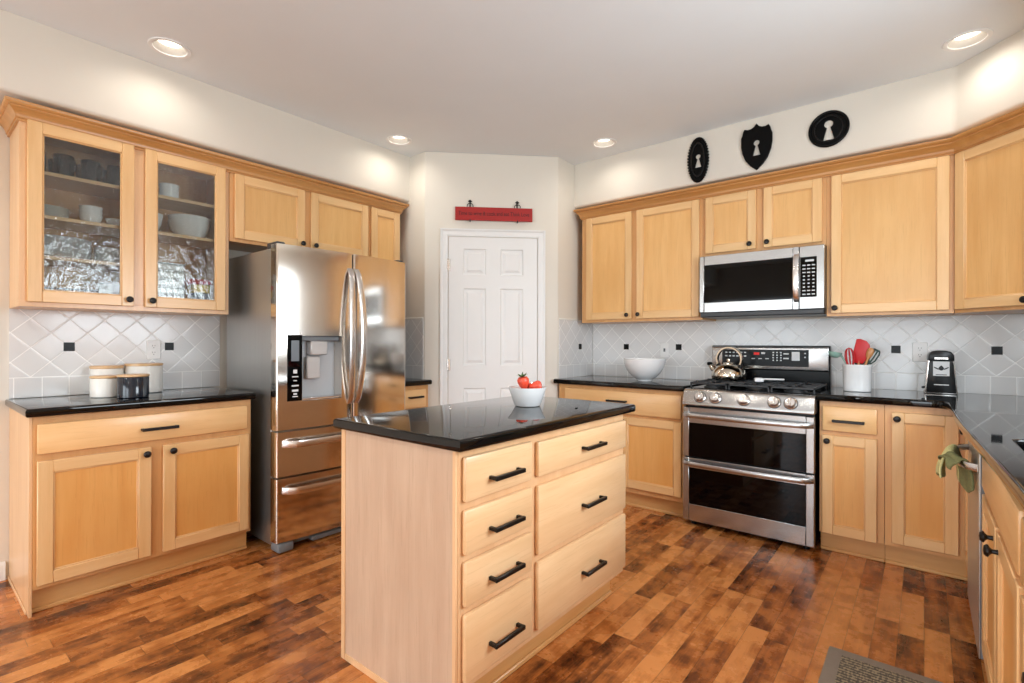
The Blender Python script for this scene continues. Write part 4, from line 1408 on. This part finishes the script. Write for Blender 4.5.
# dark green slotted turner
t, L = utensil('slotted_spoon', 'dark green slotted spoon at the right of the crock', 'spoon', (-0.03, 0.004, 0.02), (0.082, 0.004, 0.224))
MB().cyl((0, 0, 0), (0, 0, L - 0.04), 0.0055, n=12).build('handle', M['dteal'], t)
sl = MB()
for x in (-0.024, -0.008, 0.008, 0.024): sl.tube([(x * 0.6, 0, L - 0.055), (x, 0, L - 0.03), (x, 0, L + 0.01), (x * 0.7, 0.004, L + 0.03)], 0.004, 8)
sl.tube([(-0.0145, 0, L - 0.055), (0.0145, 0, L - 0.055)], 0.005, 8); sl.tube([(-0.017, 0.004, L + 0.03), (0.017, 0.004, L + 0.03)], 0.005, 8)
sl.build('head', M['dteal'], t)
t, L = utensil('spatula', 'dark green nylon spatula behind the wooden spoon in the crock', 'spatula', (-0.01, 0.030, 0.02), (0.012, 0.034, 0.205))
MB().cyl((0, 0, 0), (0, 0, L - 0.05), 0.0055, n=12).build('handle', M['dteal'], t)
MB().prism([(-0.012, L - 0.06), (0.012, L - 0.06), (0.028, L - 0.03), (0.028, L + 0.03), (-0.028, L + 0.03), (-0.028, L - 0.03)], -0.002, 0.002, axis='y', bev=0.001).build('blade', M['dteal'], t)

# black countertop appliance
AX, AY = 0.070, 3.850
t = thing('countertop_appliance', 'black and silver upright countertop appliance with winged emblem label near the corner', 'appliance', (AX, AY, CT1 + 0.0005), math.radians(3))
def hull(wb, wt, h, y0, y1, mat, name, z0=0.0, rt=0.035):
    pts = [(-wb / 2, z0), (wb / 2, z0)]
    for k in range(7):
        a = k * PI / 12
        pts.append((wt / 2 - rt + rt * math.cos(a), h - rt + rt * math.sin(a)))
    for k in range(7):
        a = PI / 2 + k * PI / 12
        pts.append((-wt / 2 + rt + rt * math.cos(a), h - rt + rt * math.sin(a)))
    return MB().prism(pts, y0, y1, axis='y', bev=0.004).build(name, mat, t)


hull(0.150, 0.118, 0.215, -0.045, 0.055, M['chrome'], 'silver_shell', rt=0.03)
hull(0.134, 0.108, 0.205, -0.060, -0.0455, M['blkp'], 'black_front', 0.008, rt=0.028)
hull(0.112, 0.104, 0.250, -0.062, 0.045, M['blkp'], 'lever_top', 0.2155, rt=0.030) if False else MB().prism([(-0.058, 0.190), (0.058, 0.190), (0.056, 0.225), (0.044, 0.243), (0.02, 0.250), (-0.02, 0.250), (-0.044, 0.243), (-0.056, 0.225)], -0.066, 0.05, axis='y', bev=0.006).build('lever_top', M['blkp'], t)
lb = MB().box(-0.036, 0.036, -0.0612, -0.0602, 0.105, 0.188).build('label', M['legend'], t)
MB().box(-0.030, 0.030, -0.0672, -0.0662, 0.200, 0.211).build('silver_slot', M['chrome'], t)
em = MB()
em.lathe([(0.012, 0.0612), (0.012, 0.0618), (0, 0.0618)], 18, (0, 0, 0.148), '-y')
for s_ in (-1, 1):
    em.prism([(s_ * 0.010, 0.146), (s_ * 0.031, 0.157), (s_ * 0.033, 0.153), (s_ * 0.024, 0.146), (s_ * 0.012, 0.140)], -0.0618, -0.0612, axis='y')
em.prism([(-0.008, 0.158), (0.008, 0.158), (0, 0.166)], -0.0618, -0.0612, axis='y')
em.box(-0.024, 0.024, -0.0618, -0.0612, 0.110, 0.114)
em.build('winged_emblem', M['blkp'], lb)
MB().box(-0.032, 0.034, -0.0612, -0.0602, 0.052, 0.057).build('printed_line', M['legend'], t)
m = MB(); m.lathe([(0.008, 0.0), (0.008, 0.008), (0, 0.009)], 14, (-0.078, -0.02, 0.03)); m.cyl((-0.068, -0.02, 0.034), (-0.082, -0.02, 0.034), 0.007)
m.build('side_knob', M['blkp'], t)

# ------------------------------------------------------------------ towel on the dishwasher handle
def towel_mesh(ya, yb, hang, waves, seed):
    rnd = random.Random(seed)
    nx, ns = 26, 22
    m = MB(); vs = []; fs = []
    for i in range(nx + 1):
        f = i / nx; y = ya + (yb - ya) * f
        lx = 3.043 - y
        g = (lx - 0.05) / 0.50
        xh = DX - (0.004 + 0.066 * max(0.0, math.sin(PI * min(max(g, 0), 1))) ** 0.7)     # bar position
        ph = math.sin(f * PI * waves + seed) * 0.009
        lf_ = hang[0] + 0.018 * math.sin(f * 5 + seed); lb_ = hang[1] + 0.014 * math.cos(f * 6 + seed)
        for j in range(ns + 1):
            q = j / ns * 2 - 1
            if q < -0.18:      # room side
                d = (-q - 0.18) / 0.82
                x = xh - 0.014 - 0.022 * math.sin(d * PI * 0.62) + ph * d * 0.7; z = HZ + 0.006 - lf_ * d
            elif q > 0.18:
                d = (q - 0.18) / 0.82
                x = xh + 0.012 + 0.016 * math.sin(d * PI * 0.6) + ph * d * 0.4; z = HZ + 0.006 - lb_ * d
            else:
                a = q / 0.18 * PI / 2
                x = xh - 0.001 + 0.012 * math.sin(a); z = HZ + 0.006 + 0.013 * math.cos(a)
            vs.append((x, y + ph * 0.6 * (abs(q)), z))
    for i in range(nx):
        for j in range(ns):
            k = i * (ns + 1) + j
            fs.append([k, k + 1, k + ns + 2, k + ns + 1])
    return m.add(vs, fs)


def towel(name, label, ya, yb, hang, waves, seed, mat):
    o = towel_mesh(ya, yb, hang, waves, seed).build(name, mat, None, angle=180)
    md = o.modifiers.new('thickness', 'SOLIDIFY'); md.thickness = 0.009; md.offset = 0
    md = o.modifiers.new('subdivision', 'SUBSURF'); md.levels = 1; md.render_levels = 1
    tag(o, label, 'towel')
    return o


towel('dish_towel', 'pale green dish towel hanging over the far half of the dishwasher handle', 2.885, 2.705, (0.112, 0.100), 2.4, 1.0, M['towel'])
towel('dish_towel', 'shaded back fold of the green dish towel over the near half of the dishwasher handle', 2.690, 2.545, (0.016, 0.110), 3.0, 2.6, M['towel_shaded'])

# ------------------------------------------------------------------ floor mat
t = thing('floor_mat', 'grey cushioned kitchen mat with woven center on the floor by the sink', 'mat', (-0.085, 1.93, 0.0005))
MB().box(-0.205, 0.205, -0.62, 0.41, 0.0, 0.014, 0.006, 0, 2).build('border', M['matb'], t)
MB().box(-0.158, 0.158, -0.57, 0.362, 0.0142, 0.0155, 0.0005).build('woven_center', M['matc'], t)

# ------------------------------------------------------------------ wall decor: keyhole plaques and red sign
def keyhole(r, h, w_, cy=0.0):
    pts = []
    a0 = math.radians(-62)
    for k in range(15):
        a = a0 + (2 * PI - 2 * (math.pi / 2 - abs(a0))) * k / 14
        pts.append((r * math.cos(a), cy + r * math.sin(a)))
    pts += [(-w_ / 2, cy - h), (w_ / 2, cy - h)]
    return pts


def ell(a, b, n=48): return [(a * math.cos(2 * PI * k / n), b * math.sin(2 * PI * k / n)) for k in range(n)]


PY = 3.676 - 0.001
t = thing('wall_plaque', 'black oval keyhole plaque with beaded rim, leftmost above the cabinets', 'wall plaque', (-1.267, PY, 2.524), 0)
o = plate_with_holes('plate', [ell(0.068, 0.152), keyhole(0.019, 0.080, 0.050, 0.024)], 0.004, 0.002, M['black'], t); o.rotation_euler = (PI / 2, 0, 0); o.location = (0, -0.007, 0)
o = plate_with_holes('inner_ring', [ell(0.050, 0.122), ell(0.045, 0.116)], 0.003, 0.0015, M['bronze'], t); o.rotation_euler = (PI / 2, 0, 0); o.location = (0, -0.0165, 0)
m = MB()
for k in range(44):
    a = 2 * PI * k / 44
    c_ = (0.0715 * math.cos(a), -0.009, 0.156 * math.sin(a))
    m.lathe([(0, -0.0085), (0.006, -0.006), (0.0085, 0), (0.006, 0.006), (0, 0.0085)], 8, c_, cap=False)
m.build('beaded_rim', M['black'], t)
t = thing('wall_plaque', 'black shield-shaped keyhole plaque between the oval and the round one', 'wall plaque', (-0.877, PY, 2.524), 0)
shp = [(0, 0.150), (0.014, 0.132), (0.034, 0.122), (0.056, 0.121), (0.074, 0.128), (0.082, 0.112), (0.086, 0.092), (0.094, 0.072), (0.094, 0.02), (0.086, -0.03), (0.066, -0.082), (0.036, -0.122), (0.0, -0.152)]
shp = shp + [(-x, y) for x, y in shp[-2:0:-1]]
o = plate_with_holes('plate', [shp[::-1], keyhole(0.022, 0.088, 0.054, 0.026)], 0.006, 0.003, M['black'], t); o.rotation_euler = (PI / 2, 0, 0); o.location = (0, -0.0095, 0)
t = thing('wall_plaque', 'black round keyhole plaque, rightmost above the cabinets', 'wall plaque', (-0.464, PY, 2.534), 0)
o = plate_with_holes('plate', [ell(0.100, 0.102), keyhole(0.026, 0.100, 0.064, 0.030)], 0.004, 0.002, M['black'], t); o.rotation_euler = (PI / 2, 0, 0); o.location = (0, -0.007, 0)
m = MB().tube([(0.101 * math.cos(2 * PI * k / 48), -0.010, 0.103 * math.sin(2 * PI * k / 48)) for k in range(48)], 0.0095, 10, closed=True)
m.build('raised_rim', M['black'], t)
o = plate_with_holes('inner_ring', [ell(0.077, 0.079), ell(0.073, 0.075)], 0.002, 0.001, M['bronze'], t); o.rotation_euler = (PI / 2, 0, 0); o.location = (0, -0.0165, 0)

sx0, sy0 = pant(0.24)
t = thing('wooden_sign', 'long red wooden sign with dark lettering hanging above the pantry door', 'sign', (sx0, sy0, 0), DOOR_RZ)
MB().box(0.0, 0.618, -0.034, -0.018, 2.178, 2.284, 0.002).build('board', M['red'], t)
text_mesh('lettering', 'Time to wine & cook and eat Think Love', 0.046, M['ink'], t, (0.309, -0.0346, 2.232), (PI / 2, 0, 0), sx=0.74)
for lx, lab in ((0.118, 'small black iron hook holding the left end of the red sign'), (0.497, 'small black iron hook holding the right end of the red sign')):
    hx, hy = pant(0.24 + lx)
    t = thing('wall_hook', lab, 'hook', (hx, hy, 0), DOOR_RZ)
    m = MB(); m.box(-0.005, 0.005, -0.006, -0.001, 2.27, 2.33, 0.002)
    m.tube([(-0.024, -0.026, 2.287), (-0.022, -0.026, 2.302), (-0.012, -0.022, 2.312), (0, -0.012, 2.316), (0.012, -0.022, 2.312), (0.022, -0.026, 2.302), (0.024, -0.026, 2.287)], 0.0035, 8)
    m.build('hook_arm', M['bronze'], t)
    m = MB()
    m.lathe([(0, -0.014), (0.008, -0.010), (0.011, 0), (0.006, 0.009), (0, 0.013)], 12, (0, -0.008, 2.336))
    for s_ in (-1, 1): m.lathe([(0, -0.006), (0.005, 0), (0, 0.006)], 8, (s_ * 0.012, -0.008, 2.334))
    m.build('finial', M['bronze'], t)
    m = MB(); m.tube([(0, -0.004, 2.28), (0, -0.010, 2.172), (0, -0.022, 2.168), (0, -0.040, 2.170), (0, -0.043, 2.184)], 0.004, 8)
    m.build('lower_catch', M['bronze'], t)

# ------------------------------------------------------------------ dishes in the glass cabinet
def gl_pos(lx, ly, z): return (UXL - ly, 0.372 + lx, z)
SH1 = (2.0345, 1.8225, 1.6255, 1.3905); SH2 = (2.0295, 1.8235, 1.3905)
def mug(loc, label, mat, rz, group):
    t = thing('mug', label, 'mug', loc, rz, group)
    MB().lathe([(0, 0), (0.036, 0), (0.040, 0.004), (0.042, 0.105), (0.040, 0.109), (0.038, 0.105), (0.036, 0.008), (0, 0.006)], 22).build('cup', mat, t)
    MB().tube([(0.040, 0, 0.086), (0.056, 0, 0.082), (0.062, 0, 0.056), (0.056, 0, 0.032), (0.041, 0, 0.026)], 0.005, 8).build('handle', mat, t)
    return t


mg0 = None
for r_ in range(2):
    for i in range(4):
        p = gl_pos(0.064 + 0.108 * i, 0.085 + 0.115 * r_, SH1[0])
        if mg0 is None: mg0 = mug(p, 'black mug in the row on the top shelf of the left glass cabinet', M['kit'], 0.5, 'black mugs on the top shelf')
        else: dup(mg0, p, 0.5 + 0.15 * i + 0.1 * r_)


def bowl_thing(name, label, cat, loc, r, h, mat, group=None):
    t = tag(MB().lathe([(0, 0), (r * 0.5, 0), (r * 0.55, 0.004), (r * 0.85, h * 0.45), (r, h), (r - 0.004, h), (r * 0.8, h * 0.5), (r * 0.45, 0.008), (0, 0.007)], 30).build(name, mat), label, cat, group)
    t.location = loc
    return t


p0 = None
for i in range(5):
    p = gl_pos(0.120, 0.150, SH1[1] + 0.011 * i)
    if p0 is None: p0 = bowl_thing('saucer', 'cream saucer in the stack on the second shelf left', 'saucer', p, 0.085, 0.016, M['cream'], 'saucers in a stack')
    else: c_ = p0.copy(); COL.objects.link(c_); c_.location = p
p0 = None
for i in range(3):
    p = gl_pos(0.285, 0.110, SH1[1] + 0.022 * i)
    if p0 is None: p0 = bowl_thing('small_bowl', 'small white bowl in the nested stack on the second shelf', 'bowl', p, 0.050, 0.045, M['ceramic'], 'nested small bowls')
    else: c_ = p0.copy(); COL.objects.link(c_); c_.location = p
bowl_thing('small_bowl', 'low white dish right of the nested bowls behind rippled glass', 'bowl', gl_pos(0.395, 0.110, SH1[1]), 0.050, 0.042, M['ceramic'])
p0 = None
for i in range(9):
    p = gl_pos(0.165, 0.160, SH1[2] + 0.011 * i)
    if p0 is None: p0 = bowl_thing('dinner_plate', 'white dinner plate in the tall stack on the third shelf', 'plate', p, 0.132, 0.017, M['ceramic'], 'dinner plates in a stack')
    else: c_ = p0.copy(); COL.objects.link(c_); c_.location = p
p0 = None
for i in range(6):
    p = gl_pos(0.375, 0.140, SH1[2] + 0.013 * i)
    if p0 is None: p0 = bowl_thing('side_plate', 'white side plate in the short stack on the third shelf', 'plate', p, 0.070, 0.017, M['ceramic'], 'side plates in a stack')
    else: c_ = p0.copy(); COL.objects.link(c_); c_.location = p
# bottom shelf left: black wire basket and clear jug
t = thing('basket', 'black wire basket on the bottom shelf of the glass cabinet', 'basket', gl_pos(0.175, 0.16, SH1[3]), RL)
m = MB()
for z in (0.003, 0.04, 0.08): m.tube([(-0.13, -0.10, z), (0.13, -0.10, z), (0.13, 0.10, z), (-0.13, 0.10, z)], 0.003, 6, closed=True)
for k in range(11):
    x = -0.13 + 0.026 * k
    m.tube([(x, -0.10, 0.08), (x, -0.10, 0.003), (x, 0.10, 0.003), (x, 0.10, 0.08)], 0.002, 6)
m.build('wire_frame', M['blkp'], t)
MB().box(-0.118, 0.118, -0.088, 0.088, 0.008, 0.060, 0.006).build('lining', M['kit'], t)
p0 = None
for i in range(5):
    p = gl_pos(0.378, 0.13, SH1[3] + 0.018 * i)
    if p0 is None: p0 = bowl_thing('cereal_bowl', 'white cereal bowl nested on the bottom shelf', 'bowl', p, 0.066, 0.055, M['ceramic'], 'nested cereal bowls')
    else: c_ = p0.copy(); COL.objects.link(c_); c_.location = p
# right half
t = tag(MB().lathe([(0, 0), (0.044, 0), (0.048, 0.004), (0.048, 0.072), (0.051, 0.076), (0.051, 0.084), (0.046, 0.085), (0.044, 0.07), (0.042, 0.008), (0, 0.006)], 28).build('ramekin', M['ceramic']), 'white ribbed ramekin on the top shelf of the right glass cabinet', 'ramekin')
t.location = gl_pos(0.640, 0.110, SH2[0])
t = tag(MB().lathe([(0, 0), (0.044, 0), (0.050, 0.006), (0.050, 0.066), (0.048, 0.070), (0.046, 0.064), (0.044, 0.008), (0, 0.006)], 28).build('ramekin', M['blu']), 'blue grey ramekin left of the white one on the top shelf', 'ramekin')
t.location = gl_pos(0.535, 0.120, SH2[0])
t = tag(MB().tube([(0, -0.05, 0.006), (0.0, 0.0, 0.010), (0, 0.05, 0.006)], [0.006, 0.010, 0.018], 10, flat=0.4).build('ladle_spoon', M['chrome']), 'silver spoon lying right of the white ramekin', 'spoon')
t.location = gl_pos(0.76, 0.10, SH2[0])
p0 = None
for i in range(2):
    p = gl_pos(0.760, 0.150, SH2[1] + 0.030 * i)
    if p0 is None: p0 = bowl_thing('mixing_bowl', 'white mixing bowl of the nested pair behind the right glass door', 'bowl', p, 0.112, 0.098, M['ceramic'], 'nested mixing bowls')
    else: c_ = p0.copy(); COL.objects.link(c_); c_.location = p
bowl_thing('mixing_bowl', 'smaller white bowl left of the nested pair on the middle shelf', 'bowl', gl_pos(0.545, 0.130, SH2[1]), 0.070, 0.110, M['ceramic'])
# bottom right: packet with a red lid and a tall stack of containers
for i, (lx, w_, h_, mt, lab) in enumerate(((0.800, 0.090, 0.175, 'ylw', 'yellow packet with red lid standing on the bottom shelf'),)):
    t = thing('packet', lab, 'packet', gl_pos(lx, 0.12, SH2[2]), RL)
    MB().box(-w_ / 2, w_ / 2, -0.05, 0.05, 0, h_ * 0.62, 0.004).build('body', M['blu'], t)
    MB().box(-w_ / 2, w_ / 2, -0.0505, 0.0505, h_ * 0.6201, h_ * 0.90, 0.003).build('yellow_band', M['ylw'], t)
    t2 = tag(MB().box(-0.075, 0.055, -0.06, 0.06, 0.0, 0.030, 0.006).build('red_lid', M['redsil']), 'flat red lid lying on top of the blue and yellow packet', 'box')  # red lid, shaped as a plain slab
    t2.location = gl_pos(lx, 0.12, SH2[2] + h_ * 0.90 + 0.001); t2.rotation_euler = (0, 0, RL)
    t['label'] = 'blue and yellow packet on the bottom shelf of the glass cabinet'
p0 = None
for i in range(6):
    p = gl_pos(0.605, 0.15, SH2[2] + 0.045 * i)
    if p0 is None:
        p0 = thing('storage_container', 'white storage container in the stack behind the right glass door', 'container', p, RL, 'stacked storage containers')
        MB().box(-0.105, 0.105, -0.08, 0.08, 0, 0.036, 0.006).build('tub', M['ceramic'], p0)
        MB().box(-0.108, 0.108, -0.083, 0.083, 0.0365, 0.044, 0.003).build('lid', M['legend'], p0)
    else: dup(p0, p)
